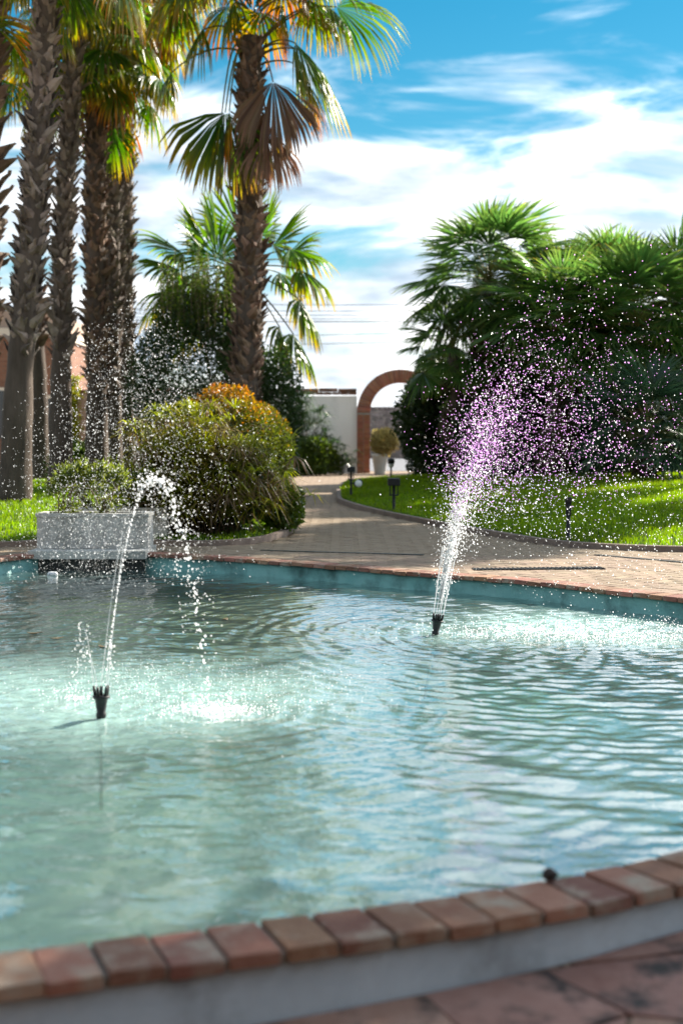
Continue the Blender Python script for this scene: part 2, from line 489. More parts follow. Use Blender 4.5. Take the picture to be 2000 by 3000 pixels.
# ------------------------------------------------------------------ pool outline (inner edge of the coping)
WATER_Z = -0.155
near_px = [(6, 2789), (332, 2749), (644, 2711), (937, 2674), (1210, 2639), (1459, 2604), (1682, 2563), (1880, 2524), (1993, 2498)]
far_px = [(1993, 1751), (1850, 1737), (1671, 1715), (1493, 1697), (1314, 1684), (1136, 1671), (957, 1655), (761, 1641), (600, 1630), (459, 1622)]
ctrl = [tuple(gnd(*p)[:2]) for p in near_px]
ctrl += [(2.0, 4.9), (2.9, 6.0), (3.35, 7.4), (3.1, 8.9)]
ctrl += [tuple(gnd(*p)[:2]) for p in far_px]
ctrl += [(-2.4, 14.05), (-2.95, 13.85), (-3.3, 13.0), (-4.2, 11.9), (-5.4, 9.8), (-5.9, 7.3), (-5.2, 4.7), (-3.8, 3.2), (-2.2, 2.75), (-1.4, 2.92)]
C = np.array(ctrl)


def catmull(P, per=24):
    n = len(P)
    out = []
    for i in range(n):
        p0, p1, p2, p3 = P[i - 1], P[i], P[(i + 1) % n], P[(i + 2) % n]
        for k in range(per):
            u = k / per
            out.append(.5 * ((2 * p1) + (-p0 + p2) * u + (2 * p0 - 5 * p1 + 4 * p2 - p3) * u * u + (-p0 + 3 * p1 - 3 * p2 + p3) * u ** 3))
    return np.array(out)


def resample(P, n, closed=True):
    Q = np.vstack([P, P[:1]]) if closed else P
    d = np.r_[0, np.cumsum(np.hypot(*np.diff(Q, axis=0).T))]
    s = np.linspace(0, d[-1], n, endpoint=not closed)
    return np.c_[np.interp(s, d, Q[:, 0]), np.interp(s, d, Q[:, 1])], d[-1]


def smooth_closed(P, it):
    for _ in range(it):
        P = .5 * P + .25 * np.roll(P, 1, 0) + .25 * np.roll(P, -1, 0)
    return P


RIM, PERIM = resample(catmull(C), 400)
RIM = smooth_closed(RIM, 25)


def offset(P, d):
    T = np.roll(P, -1, 0) - np.roll(P, 1, 0)
    T /= np.hypot(T[:, 0], T[:, 1])[:, None]
    N = np.c_[T[:, 1], -T[:, 0]]          # outward for counter-clockwise
    return P + N * d


area = .5 * np.sum(RIM[:, 0] * np.roll(RIM[:, 1], -1) - np.roll(RIM[:, 0], -1) * RIM[:, 1])
if area < 0:
    RIM = RIM[::-1].copy()
CW = 0.21                                  # coping width
RIM_OUT = offset(RIM, CW)


def inside(P, poly):
    P = np.atleast_2d(P)
    x, y = P[:, 0], P[:, 1]
    r = np.zeros(len(P), bool)
    xj, yj = poly[-1]
    for xi, yi in poly:
        c = ((yi > y) != (yj > y))
        with np.errstate(divide='ignore', invalid='ignore'):
            c &= x < (xj - xi) * (y - yi) / (yj - yi + 1e-12) + xi
        r ^= c
        xj, yj = xi, yi
    return r


def ground_z(y):
    y = np.asarray(y, float)
    return np.clip(-.155 + .075 * (y - 3.4), -.22, -.03)


# ------------------------------------------------------------------ ground sheet with the hole of the pool
gin = offset(RIM, CW - .10)
cen = RIM.mean(0)
rings = []
for d in (0, .25, .6, 1.2, 2.2, 4, 7, 12, 20, 35, 70, 150, 400, 900):
    D = gin - cen
    D = D / np.hypot(D[:, 0], D[:, 1])[:, None]
    rings.append(gin + D * d)
n = len(gin)
V = np.vstack([np.c_[r, ground_z(r[:, 1])] for r in rings])
F = []
for k in range(len(rings) - 1):
    a = k * n
    b = a + n
    i = np.arange(n)
    j = (i + 1) % n
    F.append(np.c_[a + i, b + i, b + j, a + j])
ground = put('ground', npmesh('ground', V, np.vstack(F), M['ground'], True))
tag(ground, 'brick paved ground round the pool and up to the arch', 'ground', kind='structure')

# ------------------------------------------------------------------ pool
pool = thing('fountain_pool', (float(cen[0]), float(cen[1]), -.62), 'curved fountain pool with turquoise basin, white wall and red brick coping', 'pool')
FLOOR_Z = -.62
a = offset(RIM, .03)
bo = offset(RIM, CW - .02)
Vw = np.vstack([np.c_[a, np.full(n, FLOOR_Z)], np.c_[a, np.full(n, -.036)], np.c_[bo, np.full(n, -.0361)], np.c_[bo, np.full(n, -.60)]])
i = np.arange(n)
j = (i + 1) % n
Fw = np.vstack([np.c_[k * n + i, (k + 1) * n + i, (k + 1) * n + j, k * n + j] for k in range(3)])
put('wall', npmesh('pool_wall', Vw, Fw, [M['poolaqua'], M['mortar'], M['poolwhite']], True, mi=np.repeat([0, 1, 2], n)), pool).data.polygons.foreach_set('use_smooth', np.repeat([True, False, True], n))
fl = offset(RIM, .05)
Vf = np.vstack([np.c_[cen[0] + (fl - cen) * s, np.zeros(n)] * [1, 1, 1] if False else np.c_[cen + (fl - cen) * s, np.full(n, FLOOR_Z)] for s in (1, .66, .33, .0004)])
Ff = np.vstack([np.c_[k * n + i, k * n + j, (k + 1) * n + j, (k + 1) * n + i] for k in range(3)])
put('floor', npmesh('pool_floor', Vf, Ff, M['poolfloor'], True), pool)
# mortar bed of the coping
a2 = offset(RIM, .012)
b2_ = offset(RIM, CW - .012)
Vm = np.vstack([np.c_[a2, np.full(n, -.035)], np.c_[a2, np.full(n, -.012)], np.c_[b2_, np.full(n, -.012)], np.c_[b2_, np.full(n, -.035)]])
put('mortar_bed', npmesh('mortar_bed', Vm, Fw, M['mortar']), pool)
# coping bricks
midl, per = resample(offset(RIM, CW / 2), 4000)
nb = int(per / .134)
bricks = [bevel_box('coping_brick', .121 + .002 * (s % 3), CW, .035, .004, M['coping'], .0030, s) for s in range(9)]
for k in range(nb):
    q = int(k * 4000 / nb)
    p = midl[q]
    tt = midl[(q + 6) % 4000] - midl[q - 6]
    ang = math.atan2(tt[1], tt[0]) + RN.uniform(-.012, .012)
    put('brick', bricks[RN.randrange(9)], pool, (p[0], p[1], RN.uniform(-.004, .003)), Matrix.Rotation(ang, 3, 'Z').to_quaternion())

# water surface
SPL = [(at(640, 2125, 6.7), .22, .55), (at(210, 2070, 7.1), .20, .5), (at(1500, 1885, 9.25), .42, .42), (at(1700, 1890, 9.2), .5, .46), (at(1880, 1900, 9.1), .5, .50),
       (at(297, 2105, 6.84), 1.0, .56), (at(520, 2020, 7.3), 1.1, .56), (at(80, 2060, 7.2), 1.3, .56), (at(1380, 1890, 9.4), .9, .42), (at(1650, 1830, 9.8), 1.0, .6), (at(900, 1990, 8.0), 1.2, .26), (at(1080, 2080, 7.4), 1.0, .14)]
gx = np.arange(RIM[:, 0].min() - .1, RIM[:, 0].max() + .1, .022)
gy = np.arange(RIM[:, 1].min() - .1, RIM[:, 1].max() + .1, .022)
X, Yg = np.meshgrid(gx, gy)
H = np.zeros_like(X)
for (p, amp, lam, dec, ph) in [(at(640, 2125, 6.7), .0030, .13, 1.7, 0.), (at(297, 2105, 6.84), .0022, .11, 1.5, 1.), (at(1500, 1885, 9.25), .0032, .11, 2.2, .3),
                               (at(1700, 1890, 9.2), .0040, .15, 2.8, 2.), (at(1880, 1900, 9.1), .0040, .13, 2.8, .9), (at(1273, 1860, 9.7), .0024, .10, 2.0, 0.), (at(100, 2060, 7.2), .0026, .14, 2.0, .4)]:
    d = np.hypot(X - p.x, Yg - p.y)
    H += .8 * amp * np.sin(2 * np.pi * d / lam + ph + 1.3 * np.sin(X * 1.7 + Yg * 2.3)) * np.exp(-d / dec) * np.clip(d / .15, 0, 1)
for k in range(46):
    th = NR.uniform(0, 2 * np.pi)
    lam = NR.uniform(.07, .55)
    am = .00042 * (lam / .25) ** .9
    H += am * np.sin(2 * np.pi * (X * np.cos(th) + Yg * np.sin(th)) / lam + NR.uniform(0, 6.3) + 1.1 * np.sin(X * NR.uniform(.6, 2) + NR.uniform(0, 6)) + 1.1 * np.sin(Yg * NR.uniform(.6, 2) + NR.uniform(0, 6)))
MK = np.full_like(X, .13)
for (p, s, am) in SPL:
    MK = np.maximum(MK, am * np.exp(-((X - p.x) ** 2 + ((Yg - p.y) * 1.0) ** 2) / (2 * s * s * .5)))
H += MK * .007 * NR.standard_normal(X.shape) * .35
keep = inside(np.c_[X.ravel(), Yg.ravel()], offset(RIM, .06)).reshape(X.shape)
qk = keep[:-1, :-1] & keep[1:, :-1] & keep[:-1, 1:] & keep[1:, 1:]
idx = np.arange(X.size).reshape(X.shape)
Fq = np.c_[idx[:-1, :-1][qk], idx[:-1, 1:][qk], idx[1:, 1:][qk], idx[1:, :-1][qk]]
us, inv = np.unique(Fq, return_inverse=True)
Vq = np.c_[X.ravel(), Yg.ravel(), (H + WATER_Z).ravel()][us]
water = put('pool_water', npmesh('pool_water', Vq, inv.reshape(-1, 4), M['water'], True, {'milk': np.clip(MK.ravel()[us], 0, 1)}))
tag(water, 'rippled pale turquoise water filling the pool', 'water', kind='structure')

# ------------------------------------------------------------------ terrace pavers (herringbone)
LAWN_R = np.array([(0, 24.7), (.30, 22.6), (.67, 20.7), (1.17, 18.7), (1.72, 16.7), (2.25, 15.0), (2.7, 14.45), (3.4, 14.2), (5, 14.0), (8, 13.9), (14, 14.2), (17, 22), (15, 34), (8, 37), (2.2, 36.5), (.6, 35.5), (.1, 33.4), (-.02, 29)])
LAWN_L = np.array([(-11, 14.4), (-6, 14.55), (-3.25, 14.75), (-3.15, 15.2), (-3.1, 16.2), (-2.5, 15.5), (-1.9, 14.95), (-1.15, 14.85), (-.78, 15.9), (-.6, 17.6), (-.68, 19.2), (-1.0, 22), (-1.7, 29), (-2.2, 36), (-8, 38), (-15, 34), (-16, 22)])
lr, _ = resample(LAWN_R, 220)
lr = smooth_closed(lr, 4)
ll, _ = resample(LAWN_L, 220)
ll = smooth_closed(ll, 4)
kr = offset(lr, .13 if True else 0)
for nm in ('lr', 'll'):
    P = globals()[nm]
    ar = .5 * np.sum(P[:, 0] * np.roll(P[:, 1], -1) - np.roll(P[:, 0], -1) * P[:, 1])
    if ar < 0:
        globals()[nm] = P[::-1].copy()
cells = []
U = .105
c45, s45 = math.cos(rad(45)), math.sin(rad(45))
for a_ in range(-150, 330):
    for b_ in range(-20, 340):
        d = (a_ - b_) % 4
        if d == 0:
            cu, cvv, hor = a_ + 1.0, b_ + .5, True
        elif d == 2:
            cu, cvv, hor = a_ + .5, b_ + 0.0, False
        else:
            continue
        x = (cu * c45 - cvv * s45) * U - 1.0
        y = (cu * s45 + cvv * c45) * U + 4.0
        if 9.4 < y < 21.5 and abs(x) < .245 * y + .5:
            cells.append((x, y, hor))
cells = np.array([(x, y, h) for x, y, h in cells])
ok = ~inside(cells[:, :2], offset(RIM, CW + .04)) & ~inside(cells[:, :2], offset(lr, .1)) & ~inside(cells[:, :2], offset(ll, .1))
ok &= ~((np.abs(cells[:, 0] + 2.45) < .62) & (np.abs(cells[:, 1] - 14.25) < .4))
cells = cells[ok]
depth = cells[:, 1]
vis = np.abs(cells[:, 0]) < .238 * cells[:, 1]
order = np.argsort(depth + (~vis) * 100)
pav = [bevel_box('paver', .2, .095, .04, .004, M['paver'], .0012, 20 + s) for s in range(4)]
for q, k in enumerate(order[:300]):
    x, y, h = cells[k]
    ang = rad(45) + (0 if h else rad(90)) + RN.uniform(-.01, .01)
    put('paver', pav[q % 4], ground, (x, y, -.012 + RN.uniform(-.002, .002) + float(ground_z(y)) + .03), Matrix.Rotation(ang, 3, 'Z').to_quaternion())
rest = cells[order[300:]]
bv = np.array([v.co[:] for v in pav[0].vertices])
bq = [tuple(p.vertices) for p in pav[0].polygons]
bt3 = []
for f_ in bq:
    for z_ in range(1, len(f_) - 1):
        bt3.append((f_[0], f_[z_], f_[z_ + 1]))
bt3 = np.array(bt3)
ang = rad(45) + np.where(rest[:, 2] > .5, 0, rad(90)) + NR.uniform(-.01, .01, len(rest))
Vx = bv[None, :, 0] * np.cos(ang)[:, None] - bv[None, :, 1] * np.sin(ang)[:, None] + rest[:, 0][:, None]
Vy = bv[None, :, 0] * np.sin(ang)[:, None] + bv[None, :, 1] * np.cos(ang)[:, None] + rest[:, 1][:, None]
Vz = np.repeat(bv[None, :, 2], len(rest), 0) - .012 + NR.uniform(-.002, .002, (len(rest), 1)) + ground_z(rest[:, 1])[:, None] + .03
Vp = np.stack([Vx, Vy, Vz], -1).reshape(-1, 3)
Fp = (bt3[None] + (np.arange(len(rest)) * len(bv))[:, None, None]).reshape(-1, 3)
put('paver_field', npmesh('paver_field', Vp, Fp, M['paver']), ground, kind='stuff')

# near flagstones
gxs = np.arange(-2.6, 4.6, .52)
gys = np.arange(.8, 7.2, .46)
lat = {}
for a_, x in enumerate(gxs):
    for b_, y in enumerate(gys):
        lat[a_, b_] = np.array([x + NR.uniform(-.13, .13) + (.2 if b_ % 2 else 0), y + NR.uniform(-.11, .11)])
outl = offset(RIM, CW + .005)
for a_ in range(len(gxs) - 1):
    for b_ in range(len(gys) - 1):
        q = np.array([lat[a_, b_], lat[a_ + 1, b_], lat[a_ + 1, b_ + 1], lat[a_, b_ + 1]])
        c = q.mean(0)
        q = c + (q - c) * .965
        ins = inside(q, outl)
        if ins.all():
            continue
        for z_ in range(4):
            if ins[z_]:
                d = np.hypot(*(outl - q[z_]).T)
                q[z_] = outl[d.argmin()]
        zz = ground_z(q[:, 1])
        cc_ = q.mean(0)
        mb = MB()
        top = [(x, y, z + .012) for (x, y), z in zip(q, zz)]
        low = [(cc_[0] + (x - cc_[0]) * 1.02, cc_[1] + (y - cc_[1]) * 1.02, z - .03) for (x, y), z in zip(q, zz)]
        mb.add(top + low, [(0, 1, 2, 3), (0, 4, 5, 1), (1, 5, 6, 2), (2, 6, 7, 3), (3, 7, 4, 0)])
        put('flagstone', mb.mesh('flagstone', M['flag']), ground)


# ------------------------------------------------------------------ lawns
def sines(D, k, seed):
    r = np.random.default_rng(seed)
    s = np.zeros(len(D))
    for _ in range(7):
        v = r.normal(size=3) * k
        s += np.sin(D @ v + r.uniform(0, 6.3))
    return s / 7


def lawn(name, P, z0, mound, label, nblade):
    n = len(P)
    c = P.mean(0)
    ts = np.linspace(1, 0.02, 26)
    zf = lambda t_: z0 + mound * np.sin(np.clip((1 - t_) / .75, 0, 1) * np.pi / 2)
    V = np.vstack([np.c_[c + (P - c) * t_, np.full(n, zf(t_))] for t_ in ts])
    i = np.arange(n)
    j = (i + 1) % n
    F = np.vstack([np.c_[k * n + i, k * n + j, (k + 1) * n + j, (k + 1) * n + i] for k in range(len(ts) - 1)])
    o = put(name, npmesh(name, V, F, M['turf'], True))
    tag(o, label, 'lawn', kind='structure')
    # kerb
    A, B = P, offset(P, .085)
    mbv = np.vstack([np.c_[A, np.full(n, -.05)], np.c_[A, np.full(n, .045)], np.c_[B, np.full(n, .045)], np.c_[B, np.full(n, -.05)]])
    Fk = np.vstack([np.c_[k * n + i, (k + 1) * n + i, (k + 1) * n + j, k * n + j] for k in range(3)])
    put('kerb', npmesh('kerb', mbv, Fk, M['kerb']), o)
    # blades
    b0, b1 = P, np.roll(P, -1, 0)
    ar = np.abs((b0[:, 0] - c[0]) * (b1[:, 1] - c[1]) - (b1[:, 0] - c[0]) * (b0[:, 1] - c[1]))
    N = nblade * 3
    s = NR.choice(n, N, p=ar / ar.sum())
    u = NR.uniform(0, 1, N)
    t_ = np.sqrt(NR.uniform(0, 1, N))
    bp_ = b0[s] * (1 - u)[:, None] + b1[s] * u[:, None]
    p = c + (bp_ - c) * t_[:, None]
    visible = np.abs(p[:, 0]) < .245 * p[:, 1] + .3
    wgt = np.clip((17.0 / p[:, 1]) ** 2.2, .05, 1.0)
    k = visible & (NR.uniform(0, 1, N) < wgt)
    p, t_ = p[k][:nblade], t_[k][:nblade]
    z = zf(t_)
    N = len(p)
    sc = np.clip(p[:, 1] / 16, .9, 2.0)
    h = NR.uniform(.035, .075, N) * sc ** .5
    wd = NR.uniform(.004, .007, N) * sc
    th = NR.uniform(0, 2 * np.pi, N)
    ln = NR.uniform(.1, .6, N)
    la = NR.uniform(0, 2 * np.pi, N)
    ax = np.c_[np.cos(th), np.sin(th), np.zeros(N)] * wd[:, None]
    base = np.c_[p, z]
    mid = base + np.c_[np.cos(la) * ln * h * .35, np.sin(la) * ln * h * .35, h * .55]
    tip = base + np.c_[np.cos(la) * ln * h, np.sin(la) * ln * h, h]
    V = np.stack([base - ax, base + ax, mid + ax * .8, mid - ax * .8, tip], 1).reshape(-1, 3)
    o5 = (np.arange(N) * 5)[:, None]
    F = np.vstack([o5 + [0, 1, 2], o5 + [0, 2, 3], o5 + [3, 2, 4]])
    r = np.repeat(np.clip(.5 + .6 * sines(base, 2.2, 77) + NR.normal(0, .2, N), 0, 1), 5)
    tt = np.tile([0, 0, .5, .5, 1.0], N)
    put('grass', npmesh('grass', V, F, M['grass'], False, {'t': tt, 'r': r}), o, kind='stuff')
    return o


lawn('lawn', lr, .02, .34, 'sunlit green lawn on the right of the curving path', 120000)
lawn('lawn', ll, .015, .10, 'green lawn on the left behind the planters and under the tall palms', 60000)


# ------------------------------------------------------------------ foliage builders
def leaf_quads(P, L, Wd, up=.3, out=None, outw=.6, seed=0, tval=None, rnoise=1.6):
    r = np.random.default_rng(seed)
    N = len(P)
    d = r.normal(size=(N, 3))
    d /= np.linalg.norm(d, axis=1)[:, None]
    d[:, 2] += up
    if out is not None:
        d += out * outw
    d /= np.linalg.norm(d, axis=1)[:, None]
    q = r.normal(size=(N, 3))
    wv = np.cross(d, q)
    wv /= np.linalg.norm(wv, axis=1)[:, None] + 1e-9
    nv = np.cross(d, wv)
    Ls = (L * r.uniform(.65, 1.25, N))[:, None]
    Ws = (Wd * r.uniform(.7, 1.2, N))[:, None]
    bend = nv * Ls * .12
    V = np.stack([P, P + d * Ls * .5 + wv * Ws + bend, P + d * Ls, P + d * Ls * .5 - wv * Ws + bend], 1).reshape(-1, 3)
    F = np.arange(N * 4).reshape(-1, 4)
    rr = np.clip(.5 + .35 * sines(P, rnoise * 2, seed + 5) * 2 + r.normal(0, .16, N), 0, 1)
    if tval is None:
        tv = np.tile([0, .5, 1, .5], N)
    else:
        tv = np.repeat(np.clip(tval, 0, 1), 4)
    return V, F, tv, np.repeat(rr, 4)


def blob_points(c, R, n, seed, inner=.72, bump=.14, k=2.6, zmin=None):
    r = np.random.default_rng(seed)
    D = r.normal(size=(n, 3))
    D /= np.linalg.norm(D, axis=1)[:, None]
    rr = 1 - (1 - inner) * r.uniform(0, 1, n) ** 1.3
    rr *= 1 + bump * sines(D, k, seed + 1) * 2 + bump * .5 * sines(D, k * 3.2, seed + 2) * 2
    P = np.array(c) + D * rr[:, None] * np.array(R)
    if zmin is not None:
        kk = P[:, 2] > zmin
        P, D = P[kk], D[kk]
    return P, D


def shrub(name, label, cat, c, R, n, mat, leaf, seed, group=None, base_z=0.0, tz=None, stems=5, up=.3, bump=.14, inner=.70, k=2.6):
    root = thing(name, (c[0], c[1], base_z), label, cat, group)
    P, D = blob_points(c, R, n, seed, inner, bump, k, base_z + .03)
    tv = None
    if tz:
        tv = (P[:, 2] - tz[0]) / (tz[1] - tz[0]) + np.random.default_rng(seed).normal(0, .11, len(P))
    V, F, tt, rr = leaf_quads(P, leaf[0], leaf[1], up, D, .6, seed, tv)
    put('foliage', npmesh('foliage', V, F, mat, False, {'t': tt, 'r': rr}), root, kind='stuff')
    mb = MB()
    r = random.Random(seed)
    for _ in range(stems):
        a = r.uniform(0, 6.28)
        e = Vector((c[0] + math.cos(a) * R[0] * .55, c[1] + math.sin(a) * R[1] * .55, c[2] + r.uniform(0, .5) * R[2]))
        b = Vector((c[0] + r.uniform(-.1, .1), c[1] + r.uniform(-.1, .1), base_z - .02))
        mb.tube([b, (b + e) / 2 + Vector((0, 0, .1)), e], [.035, .025, .012], 6)
    put('stem', mb.mesh('stem', M['wood']), root)
    return root


# ------------------------------------------------------------------ palm parts
def fan_arrays(hub, u, L, nseg, spread, droop, seed, roll=0.0, dry=0.0, cup=.25, split=.48, wfac=1.0, jit=.05):
    r = np.random.default_rng(seed)
    u = np.array(Vector(u).normalized())
    zup = np.array([0, 0, 1.0])
    s = np.cross(u, zup)
    if np.linalg.norm(s) < .15:
        s = np.array([1.0, .3, 0])
        s -= u * s.dot(u)
    s /= np.linalg.norm(s)
    nn = np.cross(s, u)
    s, nn = s * math.cos(roll) + nn * math.sin(roll), nn * math.cos(roll) - s * math.sin(roll)
    rho = np.array([.02, .24, split, split + (1 - split) * .36, split + (1 - split) * .7, 1.0])
    dth = spread / nseg
    th = -spread / 2 + dth * (np.arange(nseg) + .5) + r.normal(0, jit * .25, nseg)
    Li = L * (.72 + .28 * np.cos(th * .55)) * r.uniform(.90, 1.04, nseg)
    d = np.cos(th)[:, None] * u + np.sin(th)[:, None] * s - nn * (cup * np.abs(np.sin(th)))[:, None] + r.normal(0, jit, (nseg, 3)) * .6
    d /= np.linalg.norm(d, axis=1)[:, None]
    wv = -np.sin(th)[:, None] * u + np.cos(th)[:, None] * s
    p = np.repeat(np.array(hub, float)[None], nseg, 0) + d * (rho[0] * Li)[:, None]
    hw0 = split * Li * dth * .5 * 1.02 * wfac
    prof = [rho[0] / split, rho[1] / split, 1.0, .74, .44, .05]
    sg = np.where(np.arange(nseg) % 2 == 0, 1.0, -1.0)[:, None]
    Vs = []
    ts = []
    dr = droop * r.uniform(.75, 1.3, nseg)
    for k in range(6):
        if k:
            ds = (rho[k] - rho[k - 1]) * Li
            rm = (rho[k] + rho[k - 1]) / 2
            dd = d + np.array([0, 0, -1.0]) * (dr * 2.6 * rm ** 2.4)[:, None]
            dd /= np.linalg.norm(dd, axis=1)[:, None]
            p = p + dd * ds[:, None]
        hw = (hw0 * prof[k])[:, None]
        Vs.append(p - wv * hw - sg * nn * hw * .45)
        Vs.append(p + wv * hw + sg * nn * hw * .45)
        ts += [rho[k], rho[k]]
    V = np.stack(Vs, 1)                      # nseg, 12, 3
    segs = np.arange(nseg)[:, None] * 12
    F = np.vstack([segs + np.array([[2 * k, 2 * k + 1, 2 * k + 3, 2 * k + 2]]) for k in range(5)])
    T = np.clip(np.tile(ts, nseg) + dry + np.repeat(r.normal(0, .05, nseg), 12), 0, 1)
    Rr = np.repeat(r.uniform(0, 1, nseg), 12)
    return V.reshape(-1, 3), F, T, Rr


def tube_arrays(pts, r0, r1, n=5):
    pts = np.array(pts, float)
    K = len(pts)
    V = []
    for k in range(K):
        d = pts[min(k + 1, K - 1)] - pts[max(k - 1, 0)]
        d /= np.linalg.norm(d) + 1e-9
        a = np.cross(d, [.3, .9, .2])
        a /= np.linalg.norm(a) + 1e-9
        b = np.cross(d, a)
        rr = r0 + (r1 - r0) * k / (K - 1)
        for j in range(n):
            t_ = 2 * math.pi * j / n
            V.append(pts[k] + (a * math.cos(t_) + b * math.sin(t_)) * rr)
    F = [(k * n + j, k * n + (j + 1) % n, (k + 1) * n + (j + 1) % n, (k + 1) * n + j) for k in range(K - 1) for j in range(n)]
    return np.array(V), np.array(F)


def bez(a, b, c, n=7):
    a, b, c = (np.array(v, float) for v in (a, b, c))
    return [a * (1 - t_) ** 2 + 2 * b * t_ * (1 - t_) + c * t_ * t_ for t_ in np.linspace(0, 1, n)]


def frond(parent, base, hub, u, L, seed, nseg=40, spread=4.0, droop=.8, roll=0.0, dry=0.0, kind='wash', lift=.35, cup=.25, split=.48, thick=.022, wf=1.0):
    base, hub = np.array(base, float), np.array(hub, float)
    ctl = (base + hub) / 2 + np.array([0, 0, lift * np.linalg.norm(hub - base)])
    Vp, Fp = tube_arrays(bez(base, ctl, hub), thick, thick * .55)
    V, F, T, Rr = fan_arrays(hub, u, L, nseg, spread, droop, seed, roll, dry, cup, split, wf)
    mats = [M[kind], M['petiole_dead' if kind == 'washdead' else 'petiole']]
    me = npmesh('frond', np.vstack([V, Vp]), np.vstack([F, Fp + len(V)]), mats, False,
                {'t': np.r_[T, np.zeros(len(Vp))], 'r': np.r_[Rr, np.full(len(Vp), .5)]}, np.r_[np.zeros(len(F)), np.ones(len(Fp))])
    return put('frond', me, parent)


def boot_mesh(name, mat, seed, L=.27, w=.085):
    r = random.Random(seed)
    st = [(0, .85, -.02), (.25, 1.0, .018), (.55, .72, .045), (.8, .42, .075), (1.0, .12, .11)]
    mb = MB()
    V = []
    for y, wf, z in st:
        hw = w * wf * r.uniform(.88, 1.12)
        zz = z * r.uniform(.8, 1.25)
        sk = r.uniform(-.012, .012)
        V += [(-hw + sk, y * L, zz - .012), (sk, y * L, zz + .018), (hw + sk, y * L, zz - .012), (sk, y * L * .97, zz - .022)]
    F = []
    for k in range(4):
        a, b = 4 * k, 4 * k + 4
        F += [(a, a + 1, b + 1, b), (a + 1, a + 2, b + 2, b + 1), (a + 2, a + 3, b + 3, b + 2), (a + 3, a, b, b + 3)]
    F.append((16, 17, 18, 19))
    mb.add(V, F)
    return mb.mesh(name, mat)


BOOTS = {k: [boot_mesh('leaf_base', M[k], s) for s in range(6)] for k in ('boot', 'bootbrown')}


def palm(name, label, path, boots_from, seed, kind='boot', bscale=1.0, ring=.165, per=9, group='tall fan palms', limit=300, flare=0.0):
    """path: list of (x, y, z, radius) from the ground up"""
    root = thing(name, path[0][:3], label, 'palm tree', group)
    zs = [p[2] for p in path]
    dense = []
    K = int((zs[-1] - zs[0]) / .25) + 2
    r = random.Random(seed)
    for q in np.linspace(zs[0], zs[-1], K):
        dense.append([float(np.interp(q, zs, [p[i] for p in path])) for i in (0, 1)] + [float(q), float(np.interp(q, zs, [p[3] for p in path]))])
    mb = MB()
    mb.tube([Vector(p[:3]) for p in dense], [p[3] * (.94 if p[2] > boots_from else 1) * (1 + r.uniform(-.05, .05)) for p in dense], 16)
    me = mb.mesh('trunk', M['bark'])
    rr = np.random.default_rng(seed)
    for v in me.vertices:
        v.co += Vector(rr.normal(0, .008, 3))
    trunk = put('trunk', me, root)
    lst = []
    q = boots_from
    row = 0
    thin = boots_from + .5
    zt = zs[-1]
    while q < zt:
        x, y, R0 = (float(np.interp(q, zs, [p[i] for p in path])) for i in (0, 1, 3))
        m_ = max(5, int(round(per * R0 / .28 / bscale)))
        for j_ in range(m_):
            a = 2 * math.pi * (j_ + .5 * (row % 2)) / m_ + r.uniform(-.15, .15)
            if q > thin or r.random() < .25 + .6 * (q - boots_from) / .5:
                lst.append((q + r.uniform(-.09, .09), a, R0, x, y))
        q += ring * bscale
        row += 1

    def xf(b):
        z, a, R0, x, y = b
        outv = Vector((math.cos(a), math.sin(a), 0))
        tang = Vector((-math.sin(a), math.cos(a), 0))
        up = Vector((0, 0, 1))
        mt = Matrix((tang, up, -tang.cross(up))).transposed()
        mt = Matrix((tang, up, tang.cross(up))).transposed()
        roll = r.choice((-1, 1)) * r.uniform(.3, 1.0)
        tilt = r.uniform(-.12, .16) if r.random() < .88 else r.uniform(.2, .55)
        rm = mt @ Matrix.Rotation(roll, 3, 'Z') @ Matrix.Rotation(tilt, 3, 'X')
        s = bscale * r.choice((.7, .9, 1.0, 1.1, 1.45)) * r.uniform(.85, 1.15)
        low = max(0, 1 - (z - boots_from) / .9) * flare
        s *= 1 + low
        return Vector((x, y, z)) + outv * (R0 * .93), rm.to_quaternion(), (s * r.uniform(.8, 1.2), s * r.uniform(.85, 1.3), s)

    lst.sort(key=lambda b: math.sin(b[1]))      # those turned to the path first
    for k, b in enumerate(lst[:limit]):
        p, qn, s = xf(b)
        put('leaf_base', BOOTS[kind][k % 6], trunk, p, qn, s)
    rest_ = lst[limit:]
    if rest_:
        mb = MB()
        for k, b in enumerate(rest_):
            p, qn, s = xf(b)
            me0 = BOOTS[kind][k % 6]
            mm = qn.to_matrix()
            mb.add([p + mm @ Vector((v.co.x * s[0], v.co.y * s[1], v.co.z * s[2])) for v in me0.vertices], [tuple(f_.vertices) for f_ in me0.polygons])
        put('leaf_base_cover', mb.mesh('leaf_base_cover', M[kind]), trunk, kind='stuff')
    return root


